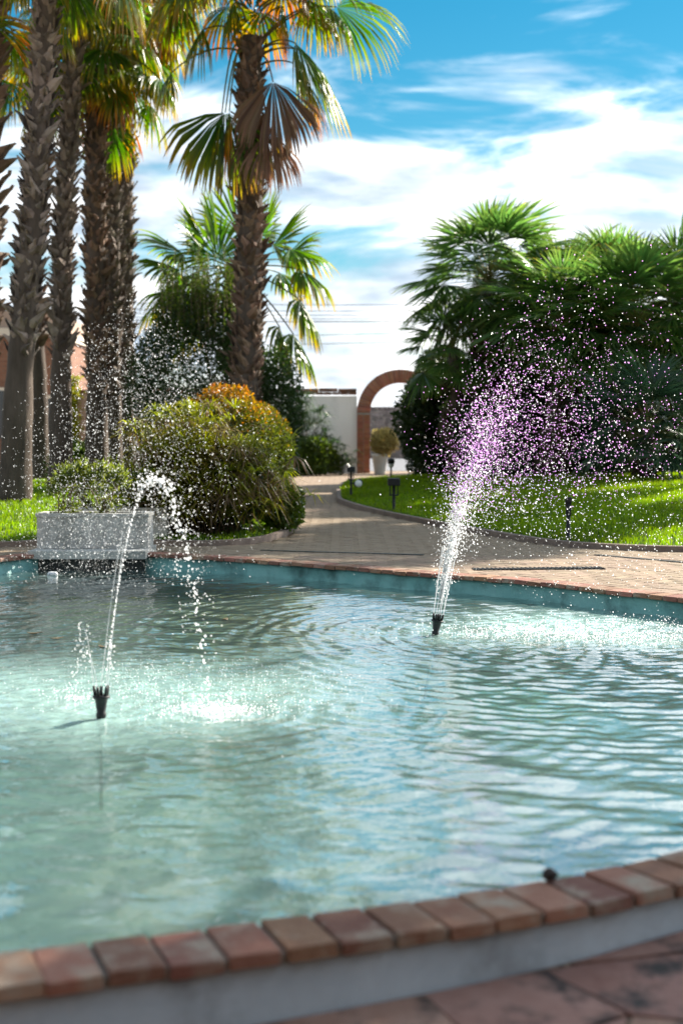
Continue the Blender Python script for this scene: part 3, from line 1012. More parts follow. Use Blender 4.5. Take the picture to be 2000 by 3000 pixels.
def crown(root, c, n, seed, L=1.05, pet=(1.0, 1.7), kinds=(('wash', 1.0),), elev=(-55, 75), droop=(.7, 1.4), nseg=36, spread=3.7, azr=(0, 360), dryr=(-.12, .08)):
    r = random.Random(seed)
    for k in range(n):
        a = rad(azr[0] + (azr[1] - azr[0]) * ((k * .618034) % 1.0))
        f = (k + .5) / n
        e = rad(elev[0] + (elev[1] - elev[0]) * f + r.uniform(-8, 8))
        d = Vector((math.cos(a) * math.cos(e), math.sin(a) * math.cos(e), math.sin(e)))
        pl = r.uniform(*pet)
        b = Vector(c) + Vector((0, 0, .5 * (f - .5))) + d * .12
        hub = Vector(c) + d * pl + Vector((0, 0, .15 * math.cos(e) - .10 * pl * pl * .4))
        u = (d + Vector((0, 0, -.55 + .25 * f))).normalized()
        x = r.random()
        kd = kinds[0][0]
        acc = 0
        for nm, pr in kinds:
            acc += pr
            if x < acc:
                kd = nm
                break
        dr = r.uniform(*dryr) + (.09 if f < .3 else 0)
        frond(root, b, hub, u, L * r.uniform(.85, 1.12), seed * 131 + k, nseg, spread, r.uniform(*droop), r.uniform(-.35, .35), dr, kd)


def pix_frond(root, base, hub_px, tip_px, Y, L, seed, kind='wash', Yb=0.0, **kw):
    hub = at(hub_px[0], hub_px[1], Y)
    tip = at(tip_px[0], tip_px[1], Y + Yb)
    frond(root, base, hub, (tip - hub), L, seed, kind=kind, **kw)


def path_px(pts, Y, base_z=0.0):
    """pts: (px, py, width px); first point at the ground"""
    out = []
    for px, py, wpx in pts:
        p = at(px, py, Y)
        out.append((p.x, p.y, p.z, wpx / FPX * Y / 2))
    out[0] = (out[0][0], out[0][1], base_z, out[0][3])
    return out


# ------------------------------------------------------------------ tall palms
YA, YB, YC, YE = 22.0, 27.0, 32.0, 26.0
pa = palm('palm_tree', 'thickest tall palm trunk at the left with bare lower bark and rough grey leaf bases', path_px([(42, 1492, 104), (50, 1300, 90), (57, 1084, 80), (84, 816, 70), (108, 510, 66), (126, 255, 64), (138, 0, 62), (144, -290, 60)], YA), 2.35, 1, bscale=.64, flare=.1)
crown(pa, at(146, -270, YA), 24, 5, kinds=(('wash', .8), ('washdry', .15), ('washdead', .05)), elev=(-50, 70))
pb = palm('palm_tree', 'tall palm with pale smooth lower trunk just right of the thickest palm', path_px([(176, 1455, 76), (178, 1300, 66), (180, 1050, 58), (184, 800, 52), (194, 510, 50), (216, 255, 48), (228, 0, 46), (234, -250, 44)], YB), 2.6, 2, bscale=.62, flare=.2)
crown(pb, at(234, -240, YB), 20, 6, kinds=(('wash', .86), ('washdry', .14)), elev=(-60, 70))
pc = palm('palm_tree', 'dark palm trunk glimpsed in the gap behind the two leftmost palms', path_px([(118, 1430, 56), (116, 1200, 52), (108, 1050, 52), (92, 816, 50), (112, 510, 48), (128, 255, 46), (136, 60, 44)], YC), 2.7, 3, kind='bootbrown', limit=150)
crown(pc, at(120, 90, YC), 18, 8, kinds=(('wash', .8), ('washdry', .2)), elev=(-65, 40), L=1.1)
pz = palm('palm_tree', 'palm trunk cut by the left edge with spiky leaf bases', path_px([(-70, 1440, 96), (-62, 1000, 90), (-52, 600, 90), (-44, 200, 88), (-40, -100, 80)], 24.0), 2.3, 9, kind='bootbrown', limit=150, group='tall fan palms')
crown(pz, at(-45, -100, 24.0), 14, 12, kinds=(('wash', .75), ('washdry', .25)), elev=(-40, 60))
hubz = at(-60, 80, 23.0)
pix_frond(pz, at(-45, -60, 24.0), (-30, 62), (150, 85), 23.0, 1.25, 77, 'washdry', spread=1.5, droop=.75, dry=.14, nseg=22, roll=.5)
for q, (bx, YY, wd, lab, top) in enumerate([(281, 28.0, 60, 'leftmost and nearest trunk of the clump of three slim palms', 215), (330, 29.4, 46, 'middle trunk of the clump of three slim palms', 40), (368, 30.8, 44, 'rightmost trunk of the clump of three slim palms', 60)]):
    p_ = palm('palm_tree', lab, path_px([(bx + 4, 1440, wd * 1.25), (bx + 3, 1200, wd), (bx, 800, wd), (bx - 2, 500, wd), (bx + 4, top, wd * .95)], YY), 1.9, 20 + q, kind='bootbrown' if q == 0 else 'boot', bscale=.58, ring=.17, per=8)
    cc_ = at(bx + (10, 14, 40)[q], top - 40, YY)
    crown(p_, cc_, (34, 26, 26)[q], 31 + q, L=1.0, pet=(.7, 1.45), kinds=(('wash', .84), ('washdry', .13), ('washdead', .03)), elev=(-62, 75), droop=(.8, 1.6))
    if q == 0:
        pix_frond(p_, cc_, (300, 60), (330, 200), YY, 1.1, 301, 'wash', droop=1.2)
        pix_frond(p_, cc_, (470, 235), (525, 300), YY - .5, .95, 302, 'wash', droop=1.3, dry=.06)
        pix_frond(p_, cc_, (380, 210), (470, 260), YY, .9, 303, 'wash', droop=1.3, dry=.1)
        pix_frond(p_, cc_, (345, 215), (360, 330), YY, .8, 304, 'washdry', droop=1.5)
        pix_frond(p_, cc_, (250, 150), (235, 280), YY, 1.0, 305, 'wash', droop=1.2)
    if q == 2:
        pix_frond(p_, cc_, (368, 350), (362, 430), YY - .9, .95, 310, 'washdry', spread=1.6, droop=1.4, nseg=22, dry=.12)
        pix_frond(p_, cc_, (420, 90), (470, 190), YY - .4, 1.05, 311, 'wash', droop=1.2)
        pix_frond(p_, cc_, (480, 60), (540, 150), YY - .4, 1.05, 312, 'wash', droop=1.2, dry=.06)

pe = palm('palm_tree', 'tall palm in the centre with brown dead fronds hanging from its crown', path_px([(706, 1465, 96), (710, 1240, 92), (718, 1130, 84), (730, 893, 76), (733, 612, 74), (735, 430, 72), (730, 255, 70), (738, 110, 68)], YE), 1.55, 40, kind='bootbrown', bscale=.66)
ec = at(738, 95, YE)
crown(pe, at(742, -10, YE), 38, 41, L=1.12, pet=(.8, 1.7), kinds=(('wash', .7), ('washdry', .3)), elev=(-8, 75), droop=(.9, 1.7))
ED = dict(nseg=44)
pix_frond(pe, at(762, 125, YE), (985, 20), (1190, 30), YE - .2, 1.65, 401, 'wash', spread=2.6, droop=.75, roll=.25, lift=.28, nseg=46, dry=-.08)
pix_frond(pe, at(760, 150, YE), (868, 128), (985, 250), YE - .5, 1.45, 402, 'wash', spread=2.7, droop=.75, dry=-.05, lift=.3, nseg=52, split=.55)
pix_frond(pe, at(760, 150, YE), (860, 140), (940, 300), YE - .3, 1.5, 422, 'wash', spread=2.2, droop=.9, dry=.0, lift=.3, nseg=44)
pix_frond(pe, at(760, 120, YE), (960, 18), (1080, 120), YE - .4, 1.0, 423, 'wash', spread=3.0, droop=1.4, dry=.02, lift=.28, nseg=44)
pix_frond(pe, at(760, 165, YE), (885, 150), (1020, 330), YE - .2, 1.85, 403, 'wash', spread=1.3, droop=.45, dry=.02, lift=.25, nseg=24)
pix_frond(pe, at(762, 190, YE), (860, 185), (960, 330), YE, 1.6, 404, 'washdry', spread=1.5, droop=.8, dry=.02, lift=.2, nseg=26)
pix_frond(pe, at(710, 150, YE - .2), (660, 330), (640, 470), YE - .75, 1.55, 405, 'wash', spread=2.7, droop=.8, dry=.03, lift=.5, cup=.10, split=.66, nseg=54, wf=1.35)
pix_frond(pe, at(712, 140, YE), (672, 325), (648, 470), YE - .55, 1.45, 406, 'washdry', spread=1.9, droop=.8, dry=.1, lift=.55, nseg=30)
pix_frond(pe, at(705, 135, YE), (650, 332), (610, 430), YE - .45, 1.15, 407, 'wash', spread=2.2, droop=1.1, dry=.02, lift=.62, nseg=30)
pix_frond(pe, at(765, 165, YE - .2), (800, 240), (812, 400), YE - .75, 1.4, 408, 'washdead', spread=2.3, droop=.8, lift=.35, split=.72, nseg=54, wf=1.3)
pix_frond(pe, at(765, 260, YE - .2), (785, 385), (795, 500), YE - .65, 1.15, 409, 'washdead', spread=1.8, droop=.9, lift=.2, split=.7, nseg=40)
pix_frond(pe, at(755, 240, YE - .2), (770, 350), (765, 500), YE - .5, 1.2, 410, 'washdead', spread=1.7, droop=.9, lift=.2, split=.68, nseg=40)
pix_frond(pe, at(710, 150, YE), (500, 215), (430, 330), YE - .3, .95, 411, 'wash', spread=3.0, droop=1.5, dry=.05, lift=.30, **ED)
pix_frond(pe, at(710, 100, YE), (590, 90), (520, 200), YE - .3, 1.05, 412, 'wash', spread=3.2, droop=1.5, dry=.08, lift=.3, **ED)
pix_frond(pe, at(720, 60, YE), (680, 15), (640, 120), YE - .9, 1.0, 413, 'wash', spread=3.2, droop=1.3, dry=.0, lift=.3, **ED)
pix_frond(pe, at(760, 70, YE), (830, 20), (850, 130), YE - .2, .95, 414, 'washdry', spread=3.0, droop=1.5, dry=.0, lift=.3, **ED)

# young fan palm behind the central trunk
YF = 29.0
pf = palm('palm_tree', 'bushy young fan palm spreading green fans behind the central trunk', path_px([(690, 1440, 60), (690, 1100, 60), (690, 800, 56)], YF), 1.5, 50, kind='bootbrown', limit=60, group='fan palms')
fc = at(690, 790, YF)
for k, (hx, hy, tx, ty, dy, L_, dp) in enumerate([(600, 720, 548, 600, 0, 1.15, .15), (640, 700, 620, 590, .3, 1.15, .1), (540, 745, 430, 665, -.2, 1.15, .3), (525, 790, 410, 735, -.5, 1.1, .5), (530, 850, 440, 850, -.6, 1.1, .8),
                                              (545, 900, 430, 960, -.3, 1.1, .9), (800, 720, 880, 615, .2, 1.15, .12), (770, 690, 790, 600, .4, 1.1, .1), (850, 730, 970, 745, -.2, 1.15, .7), (880, 790, 960, 830, -.4, 1.15, 1.1),
                                              (880, 880, 945, 990, -.5, 1.2, .9), (860, 980, 930, 1080, -.5, 1.25, .8), (820, 960, 860, 1100, -.8, 1.2, .9), (700, 680, 700, 590, .5, 1.1, .1), (570, 800, 500, 830, .6, 1.1, .7),
                                              (820, 800, 900, 830, .7, 1.0, .8), (600, 740, 560, 660, -.6, 1.0, .3), (830, 760, 900, 690, .6, 1.1, .3), (560, 960, 480, 1060, .2, 1.0, 1.0), (640, 760, 640, 660, -.7, 1.0, .3), (470, 880, 420, 920, .3, .9, .9)]):
    pix_frond(pf, fc, (hx, hy), (tx, ty), YF + dy, L_, 500 + k, 'young' if dp < .85 else 'wash', spread=3.5, droop=dp, dry=(-.1 if dp < .6 else .0), lift=.12, nseg=34, split=.6)


# ------------------------------------------------------------------ grove of dwarf fan palms on the right
def cham_mesh(mat, seed, L=.80, pet=.85, nseg=28):
    r = random.Random(seed)
    Vp, Fp = tube_arrays([(0, 0, 0), (0, pet * .5, .04), (0, pet, .03)], .010, .006, 4)
    V, F, T, Rr = fan_arrays((0, pet, .03), (0, 1, r.uniform(-.35, .05)), L * r.uniform(.85, 1.15), nseg, r.uniform(2.7, 3.5), r.uniform(.08, .3), seed, r.uniform(-.3, .3), 0, .2, .44, 1.1, .05)
    return npmesh('frond', np.vstack([V, Vp]), np.vstack([F, Fp + len(V)]), [mat, M['petiole']], False, {'t': np.r_[T, np.zeros(len(Vp))], 'r': np.r_[Rr, np.full(len(Vp), .5)]}, np.r_[np.zeros(len(F)), np.ones(len(Fp))])


CHAM = [cham_mesh(M['cham'], 600 + s) for s in range(7)]
CHAMB = [cham_mesh(M['chamblue'], 620 + s, .78, .75, 30) for s in range(4)]
CHAMD = [cham_mesh(M['skirt'], 640 + s, .5, .6, 20) for s in range(3)]


def cham(label, px, py, Y, n, seed, scale=1.0, meshes=CHAM, base=None, elev=(-50, 88), squash=1.0, dead=8):
    r = random.Random(seed)
    h = at(px, py, Y)
    b = Vector(base) if base else Vector((h.x + r.uniform(-.3, .3), h.y + .2, .2))
    root = thing('fan_palm', b, label, 'palm tree', 'clumping fan palms on the right lawn')
    mb = MB()
    mid = (b + h) / 2 + Vector((r.uniform(-.1, .1), 0, 0))
    mb.tube([b, mid, h], [.12, .13, .10], 10)
    me = mb.mesh('trunk', M['bark'])
    put('trunk', me, root)
    n = int(n * .8)
    for k in range(n):
        f = (k + .5) / n
        a = k * 2.39996 + r.uniform(-.2, .2)
        se = math.sin(rad(elev[0])) + (math.sin(rad(elev[1])) - math.sin(rad(elev[0]))) * f
        ce = math.sqrt(max(0, 1 - se * se))
        d = Vector((math.cos(a) * ce, math.sin(a) * ce, se * squash)).normalized()
        q = d.to_track_quat('Y', 'Z')
        s = scale * r.uniform(.8, 1.2)
        put('frond', meshes[k % len(meshes)], root, h + Vector((0, 0, .25 * (f - .6))), q, s)
    for k in range(dead * 3):
        a = r.uniform(0, 6.28)
        d = Vector((math.cos(a) * .45, math.sin(a) * .45, -1)).normalized()
        p_ = h.lerp(b, r.uniform(.03, .62))
        put('frond', CHAMD[k % 3], root, p_, d.to_track_quat('Y', 'Z'), scale * r.uniform(.8, 1.1))
    return root


cham('tallest fan palm at the left end of the right grove with open radiating crown', 1432, 820, 29.5, 84, 61, 1.12, dead=14)
cham('fan palm low under the tall left crown of the grove with yellow lit fans', 1325, 1020, 29.0, 46, 62, .75, elev=(-50, 80), base=(2.3, 29.2, .25))
cham('fan palm with two upright fans in the middle top of the grove', 1655, 880, 30.5, 64, 63, 1.0)
cham('fan palm with yellowish sunlit top right of the grove middle', 1800, 880, 30.0, 80, 64, 1.05)
cham('fan palm at the right edge top of the grove', 1985, 880, 29.0, 80, 65, 1.10)
cham('broad drooping fan palm in front of the grove middle', 1650, 960, 28.0, 80, 66, 1.10, elev=(-40, 80), dead=10)
cham('broad drooping fan palm in front of the grove near the right edge', 1860, 960, 27.5, 80, 67, 1.15, elev=(-45, 80), dead=10)
cham('fan palm right of the tall left crown, half hidden in the grove', 1540, 900, 30.5, 60, 68, 1.0)
cham('low bluish fan palm on the lawn at the right edge', 1900, 1270, 25.0, 60, 69, .95, CHAMB, elev=(-20, 85), dead=4)

OFFL = ('unseen fan palm added beyond the right edge to shade the middle of the path', 'unseen fan palm added beyond the right edge to shade the terrace', 'unseen fan palm added beyond the right edge to shade the lawn edge',
        'unseen fan palm added beyond the right edge to shade the back of the lawn', 'unseen fan palm added beyond the right edge to shade the lawn by the lamp', 'unseen fan palm added beyond the right edge to shade the far path', 'unseen fan palm added beyond the right edge to shade the papyrus')
for k, (x_, y_) in enumerate([(-.2, 15.9), (.0, 13.6), (1.9, 15.9), (1.85, 21.9), (1.9, 18.7)]):  # added palms, set so their shade falls on these spots
    x_, y_ = x_ + math.sin(SUN_AZ) * 13.5, y_ + math.cos(SUN_AZ) * 13.5
    h_ = 13.5 * math.tan(SUN_EL)
    cham(OFFL[k], 1000 + x_ / y_ * FPX, 1270 - (h_ - CAM_H) / y_ * FPX, y_, 90, 160 + k, 1.1, dead=4)

# dark hedges behind and beneath the grove
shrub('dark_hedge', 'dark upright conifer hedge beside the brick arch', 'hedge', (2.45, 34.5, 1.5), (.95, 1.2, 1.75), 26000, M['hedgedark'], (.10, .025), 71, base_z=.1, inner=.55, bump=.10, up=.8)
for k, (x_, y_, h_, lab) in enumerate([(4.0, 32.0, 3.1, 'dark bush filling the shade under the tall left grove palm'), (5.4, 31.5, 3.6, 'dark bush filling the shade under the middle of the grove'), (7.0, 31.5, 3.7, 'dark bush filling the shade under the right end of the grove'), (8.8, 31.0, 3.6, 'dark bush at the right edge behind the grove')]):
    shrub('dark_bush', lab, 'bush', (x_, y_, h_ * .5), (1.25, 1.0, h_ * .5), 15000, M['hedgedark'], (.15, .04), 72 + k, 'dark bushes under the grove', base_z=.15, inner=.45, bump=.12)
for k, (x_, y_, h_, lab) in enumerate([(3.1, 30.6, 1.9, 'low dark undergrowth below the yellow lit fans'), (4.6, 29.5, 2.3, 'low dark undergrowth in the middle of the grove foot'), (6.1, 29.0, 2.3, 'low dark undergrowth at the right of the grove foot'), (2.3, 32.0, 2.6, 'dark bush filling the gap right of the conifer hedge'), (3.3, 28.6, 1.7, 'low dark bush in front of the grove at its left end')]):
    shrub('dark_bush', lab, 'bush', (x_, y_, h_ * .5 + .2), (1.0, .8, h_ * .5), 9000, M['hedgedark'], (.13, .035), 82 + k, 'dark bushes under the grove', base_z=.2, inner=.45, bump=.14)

# ------------------------------------------------------------------ shrubs left of the path
shrub('evergreen_shrub', 'tall dark evergreen shrub with upright sprouts behind the central palm', 'shrub', (-2.75, 27.6, 1.9), (1.35, 1.0, 1.95), 30000, M['shrubdark'], (.075, .022), 91, base_z=0, inner=.6, bump=.10)
P_, D_ = [], []
rootS = thing('evergreen_shrub', (-2.2, 27.4, 0), 'feathery light green sprouts rising from the top of the dark shrub', 'shrub')
mb = MB()
PS = []
for k in range(150):
    p0 = at(NR.uniform(470, 690), NR.uniform(880, 1010), 27.2 + NR.uniform(-.5, .6))
    p1 = p0 + Vector((NR.uniform(-.12, .12), NR.uniform(-.1, .1), NR.uniform(.5, 1.25)))
    mb.tube([p0, (p0 + p1) / 2, p1], [.006, .005, .002], 3, cap=False)
    for s in np.linspace(.1, 1, 42):
        PS.append(np.array(p0.lerp(p1, s)))
mb.tube([Vector((-2.2, 27.4, 0)), at(600, 1000, 27.3)], [.05, .02], 6)
Vv, Ff_, tt, rr = leaf_quads(np.array(PS) + NR.normal(0, .02, (len(PS), 3)), .07, .014, .5, None, 0, 93)
put('stem', mb.mesh('stem', M['wood']), rootS)
put('foliage', npmesh('foliage', Vv, Ff_, M['shrubmid'], False, {'t': tt, 'r': rr}), rootS, kind='stuff')
shrub('evergreen_shrub', 'rounded glossy shrub just right of the central palm trunk', 'shrub', (-1.35, 27.2, 1.35), (.62, .7, 1.45), 12000, M['shrubdark'], (.07, .022), 95, base_z=0, inner=.55)
shrub('photinia_hedge', 'clipped bush with orange new leaves on its rounded top', 'hedge', (-1.42, 19.0, .86), (.76, .8, .90), 34000, M['photinia'], (.05, .015), 96, base_z=0.02, tz=(.15, 1.92), inner=.66, bump=.13, up=.6)
shrub('low_bush', 'low leafy bush at the right foot of the papyrus clump', 'bush', (-.72, 16.9, .30), (.27, .35, .32), 4200, M['shrubmid'], (.06, .018), 97, base_z=0.02, inner=.4)


def papyrus(name, label, c, rx, ry, h, n, seed, mat, leaf=.26, dryf=.25, lw=.007, nl=15):
    r = np.random.default_rng(seed)
    root = thing(name, (c[0], c[1], 0), label, 'papyrus')
    mb = MB()
    Vs, Ts, Rs = [], [], []
    Vd, Rd = [], []
    for k in range(n):
        a, q = r.uniform(0, 6.28), math.sqrt(r.uniform(0, 1))
        b = np.array([c[0] + math.cos(a) * rx * .6 * q, c[1] + math.sin(a) * ry * .6 * q, 0.0])
        hh = h * (1 - .55 * q ** 2.2) * r.uniform(.5, 1.42)
        e = np.array([c[0] + math.cos(a) * rx * q * 1.0 + r.normal(0, .2), c[1] + math.sin(a) * ry * q * 1.05 + r.normal(0, .05), hh])
        mid = (b + e) / 2 + np.array([-(e - b)[0] * .25, -(e - b)[1] * .25, .08])
        mb.tube([Vector(b), Vector(mid), Vector(e)], [.006, .005, .004], 3, cap=False)
        dry = r.uniform() < dryf
        rv = r.uniform(0, 1)
        az0 = r.uniform(0, 6.28)
        tilt = r.normal(0, .25, 3)
        for j_ in range(nl):
            az_ = az0 + 6.283 * j_ / nl + r.uniform(-.15, .15)
            ll_ = leaf * r.uniform(.7, 1.2)
            d = np.array([math.cos(az_), math.sin(az_), r.uniform(-.1, .75) - (.5 if dry else 0)]) + tilt
            d /= np.linalg.norm(d)
            wv = np.cross(d, [0, 0, 1.0])
            wv = wv / (np.linalg.norm(wv) + 1e-6) * lw * r.uniform(.7, 1.3)
            m1 = e + d * ll_ * .5
            tp_ = e + d * ll_ + np.array([0, 0, -ll_ * r.uniform(.15, .5)])
            (Vd if dry else Vs).append([e - wv * .4, e + wv * .4, m1 + wv, m1 - wv, tp_])
            (Rd if dry else Rs).append(rv)
    put('stem', mb.mesh('stem', M['cyperus_dry']), root)

    for nm, VV, RR, mt in (('foliage', Vs, Rs, M[mat]), ('dry_foliage', Vd, Rd, M['cyperus_dry'])):
        if not VV:
            continue
        N = len(VV)
        V = np.array(VV).reshape(-1, 3)
        o5 = (np.arange(N) * 5)[:, None]
        F = np.vstack([o5 + [0, 1, 2], o5 + [0, 2, 3], o5 + [3, 2, 4]])
        put(nm, npmesh(nm, V, F, mt, False, {'t': np.tile([0, 0, .5, .5, 1.0], N), 'r': np.repeat(RR, 5)}), root, kind='stuff')
    return root


papyrus('papyrus_clump', 'large papyrus clump with thin star shaped leaves beside the path', (-1.68, 16.2), .86, .8, 1.10, 760, 98, 'cyperus', .28, .25, .0075)
shrub('dark_bush', 'dense small leaved dark bush under the papyrus clump', 'bush', (-1.45, 16.3, .50), (.66, .55, .50), 16000, M['shrubdark'], (.05, .013), 99, base_z=.01, inner=.35, bump=.08)
papyrus('papyrus_clump', 'papyrus with drooping heads against the white wall left of the arch', (-1.15, 41.2), .85, .7, 1.75, 130, 100, 'shrubdark', .42, 0, .016, 14)
shrub('low_bush', 'low green bushes at the foot of the white wall left of the arch', 'bush', (-.95, 40.8, .45), (.95, .6, .55), 9000, M['shrubmid'], (.11, .03), 101, base_z=0, inner=.4, bump=.2)
papyrus('papyrus_clump', 'small papyrus tuft at the right end of the low wall bushes', (-.12, 40.9), .35, .35, .85, 50, 102, 'shrubdark', .25, 0, .012, 14)

# ------------------------------------------------------------------ garden wall, arch, what lies beyond
YW = 43.0


def wx(px, Y=YW):
    return (px - 1000) / FPX * Y


AX = wx(1172)
RO, RI, AZ = 1.31, .91, 1.79
wall_h = at(900, 1160, YW).z
gw = thing('garden_wall', (-4, YW + .2, -.03), 'long white plastered garden wall with brown tile cap', 'wall')
mb = MB()
x1 = AX - RO + .02
mb.box(-7.0, x1 - .02, YW + .05, YW + .33, -.05, wall_h)
put('wall', mb.mesh('wall', M['plaster']), gw)
capm = [bevel_box('cap_tile', .56, .46, .10, .012, M['cap'], .008, 60 + s) for s in range(4)]
capm2 = [bevel_box('cap_brick', .24, .40, .07, .008, M['cap'], .004, 70 + s) for s in range(3)]
x = x1 - .31
k = 0
while x > -7.0:
    put('cap_tile', capm[k % 4], gw, (x, YW + .19, wall_h + .225 + RN.uniform(-.008, .008)), Matrix.Rotation(RN.uniform(-.02, .02), 3, 'Y').to_quaternion())
    x -= .575
    k += 1
x = x1 - .15
while x > -7.0:
    put('cap_brick', capm2[k % 3], gw, (x, YW + .19, wall_h + .112), None)
    x -= .25
    k += 1
# right-hand wall, mostly behind the grove
gw2 = thing('garden_wall', (9, YW + .2, -.03), 'stretch of white garden wall right of the arch behind the grove', 'wall')
mb = MB()
mb.box(AX + RO, 14, YW + .05, YW + .33, -.05, wall_h)
put('wall', mb.mesh('wall', M['plaster']), gw2)

arch = thing('brick_arch', (AX, YW + .2, -.03), 'round red brick archway in the white garden wall', 'arch')
core = MB()
for sx_ in (-1, 1):
    xa, xb = AX + sx_ * (RI + .012), AX + sx_ * (RO - .012)
    core.box(min(xa, xb), max(xa, xb), YW - .045, YW + .445, -.05, AZ)
V = []
F = []
NS = 28
for k in range(NS + 1):
    th = math.pi * k / NS
    for (rr_, yy) in ((RI + .012, YW - .045), (RO - .012, YW - .045), (RO - .012, YW + .445), (RI + .012, YW + .445)):
        V.append((AX + rr_ * math.cos(th), yy, AZ + rr_ * math.sin(th)))
for k in range(NS):
    for c in range(4):
        F.append((k * 4 + c, k * 4 + (c + 1) % 4, k * 4 + 4 + (c + 1) % 4, k * 4 + 4 + c))
core.add(V, F)
put('mortar_core', core.mesh('mortar_core', M['mortar']), arch)
pw = RO - RI
pb_ = [bevel_box('brick', pw * .5 - .012, .255, .056, .005, M['archbrick'], .003, 80 + s) for s in range(4)]
course = .068
for sx_ in (-1, 1):
    k = 0
    z = .03
    while z < AZ - .01:
        for hx in (-.25, .25):
            for yy in (YW + .072, YW + .332):
                put('brick', pb_[k % 4], arch, (AX + sx_ * (RI + RO) / 2 + hx * pw, yy, z + .0), None)
                k += 1
        z += course
vb = [bevel_box('brick', .060, .25, RO - RI, .005, M['archbrick'], .003, 90 + s) for s in range(4)]
nv = 46
for k in range(nv):
    th = math.pi * (k + .5) / nv
    for yy in (YW + .072, YW + .332):
        rot = Matrix.Rotation(math.pi / 2 - th, 3, 'Y')
        put('brick', vb[k % 4], arch, (AX + RO * math.cos(th), yy, AZ + RO * math.sin(th)), rot.to_quaternion())

# pot with pale bush
pc_ = gnd(1111, 1386, -.02)
pot = thing('plant_pot', (pc_.x, 42.3, -.03), 'tapered white pot standing in front of the arch pillar', 'pot')
mb = MB()
mb.lathe([(.155, 0), (.165, .02), (.235, .52), (.25, .53), (.25, .60), (.225, .60), (.215, .54), (.0, .53)], (pc_.x, 42.3, -.03), 22)
put('body', mb.mesh('body', M['pot']), pot)
shrub('potted_bush', 'pale yellowish round bush growing in the white pot', 'bush', (pc_.x + .10, 42.25, .92), (.40, .38, .42), 3600, M['potplant'], (.085, .026), 103, base_z=.50, inner=.45, bump=.12, stems=4)
P2, D2 = blob_points((pc_.x + .28, 42.1, .66), (.20, .2, .30), 700, 104, .4)

# road and rubble wall beyond the arch
mb = MB()
mb.box(-30, 60, 45.5, 68.6, -.10, -.022)
rd = put('road', mb.mesh('road', M['road']))
tag(rd, 'grey asphalt road seen through the arch', 'road', kind='structure')
YS = 70.0
sw = thing('stone_wall', (8, YS + .4, -.05), 'tall rubble stone wall across the road seen through the arch', 'wall')
zt = at(1140, 1188, YS).z
mb = MB()
mb.box(-24, 40, YS + .12, YS + .6, -.1, zt - .06)
put('wall_core', mb.mesh('wall_core', M['stone']), sw)
rs = []
for s in range(6):
    bm = bmesh.new()
    bmesh.ops.create_icosphere(bm, subdivisions=1, radius=.5)
    r = random.Random(200 + s)
    for v in bm.verts:
        v.co = Vector((v.co.x * r.uniform(.8, 1.25), v.co.y * .7, v.co.z * r.uniform(.8, 1.25)))
    me = bpy.data.meshes.new('stone')
    bm.to_mesh(me)
    bm.free()
    me.materials.append(M['stone'])
    rs.append(me)
k = 0
z = 0.05
while z < zt - .03:
    x = wx(1080, YS) + RN.uniform(0, .1)
    while x < wx(1260, YS):
        s = RN.uniform(.15, .23)
        if k < 290:
            put('stone', rs[k % 6], sw, (x, YS + .10 + RN.uniform(-.03, .03), z + RN.uniform(-.03, .03)), Matrix.Rotation(RN.uniform(0, 6.28), 3, 'Y').to_quaternion(), (s, s, s * .9))
        k += 1
        x += s * .92
    z += .155

# brick house and pink wall at the far left
YH = 46.0
hs_ = thing('brick_house', (-14, YH + 3, -.03), 'red brick house behind the palms at the left edge', 'house')
hx1 = wx(160, YH)
mb = MB()
mb.box(-24, hx1, YH, YH + 7, -.05, 4.3)
put('wall', mb.mesh('wall', M['housebrick']), hs_)
mb = MB()
mb.box(-24.1, hx1 + .12, YH - .14, YH + 7.1, 4.3, 4.55)
put('cornice', mb.mesh('cornice', M['trim']), hs_)
mb = MB()
mb.box(-24, hx1, YH, YH + 7, 4.55, 5.1)
put('parapet', mb.mesh('parapet', M['cream']), hs_)
for (a0, a1, z0, z1) in ((wx(2, YH) - .9, wx(2, YH) + .25, 1.0, 2.55), (wx(84, YH) - .4, wx(84, YH) + .75, -.02, 2.3), (-14, -12.8, 1.0, 2.5)):
    mb = MB()
    mb.box(a0, a1, YH - .03, YH + .02, z0, z1)
    wn = put('window' if z0 > 0 else 'door', mb.mesh('window', M['glassdark']), hs_)
    mb = MB()
    for (b0, b1, c0, c1) in ((a0 - .1, a0, z0, z1 + .1), (a1, a1 + .1, z0, z1 + .1), (a0, a1, z1, z1 + .1)):
        mb.box(b0, b1, YH - .07, YH + .02, c0, c1)
    put('frame', mb.mesh('frame', M['trim']), wn)

pw_ = thing('garden_wall', (wx(242, 40), 40, -.03), 'short pinkish wall with red tile top between the left palms', 'wall')
mb = MB()
mb.box(wx(226, 40), wx(300, 40), 40, 40.3, -.05, at(240, 1150, 40).z)
put('wall', mb.mesh('wall', M['pinkwall']), pw_)
zz = at(240, 1150, 40).z
for k in range(3):
    put('cap_tile', capm[k], pw_, (wx(226, 40) + .1 + k * .27, 40.15, zz + .085), None, (.47, 1, .8))
put('corner_brick', bevel_box('corner_brick', .1, .36, zz - .01, .01, M['archbrick'], .002, 5), pw_, (wx(226, 40) - .05, 40.15, zz), None)
cl = thing('climbing_plant', (wx(212, 39.8), 39.8, 0), 'yellow green climber on the edge of the pinkish wall', 'climber')
nP = 2600
Pc = np.c_[NR.normal(wx(212, 39.8), .11, nP), NR.normal(39.75, .1, nP), NR.uniform(0, 2.75, nP)]
Vv, Ff_, tt, rr = leaf_quads(Pc, .10, .032, -.2, None, 0, 105)
put('foliage', npmesh('foliage', Vv, Ff_, M['climber'], False, {'t': tt, 'r': rr}), cl, kind='stuff')
mb = MB()
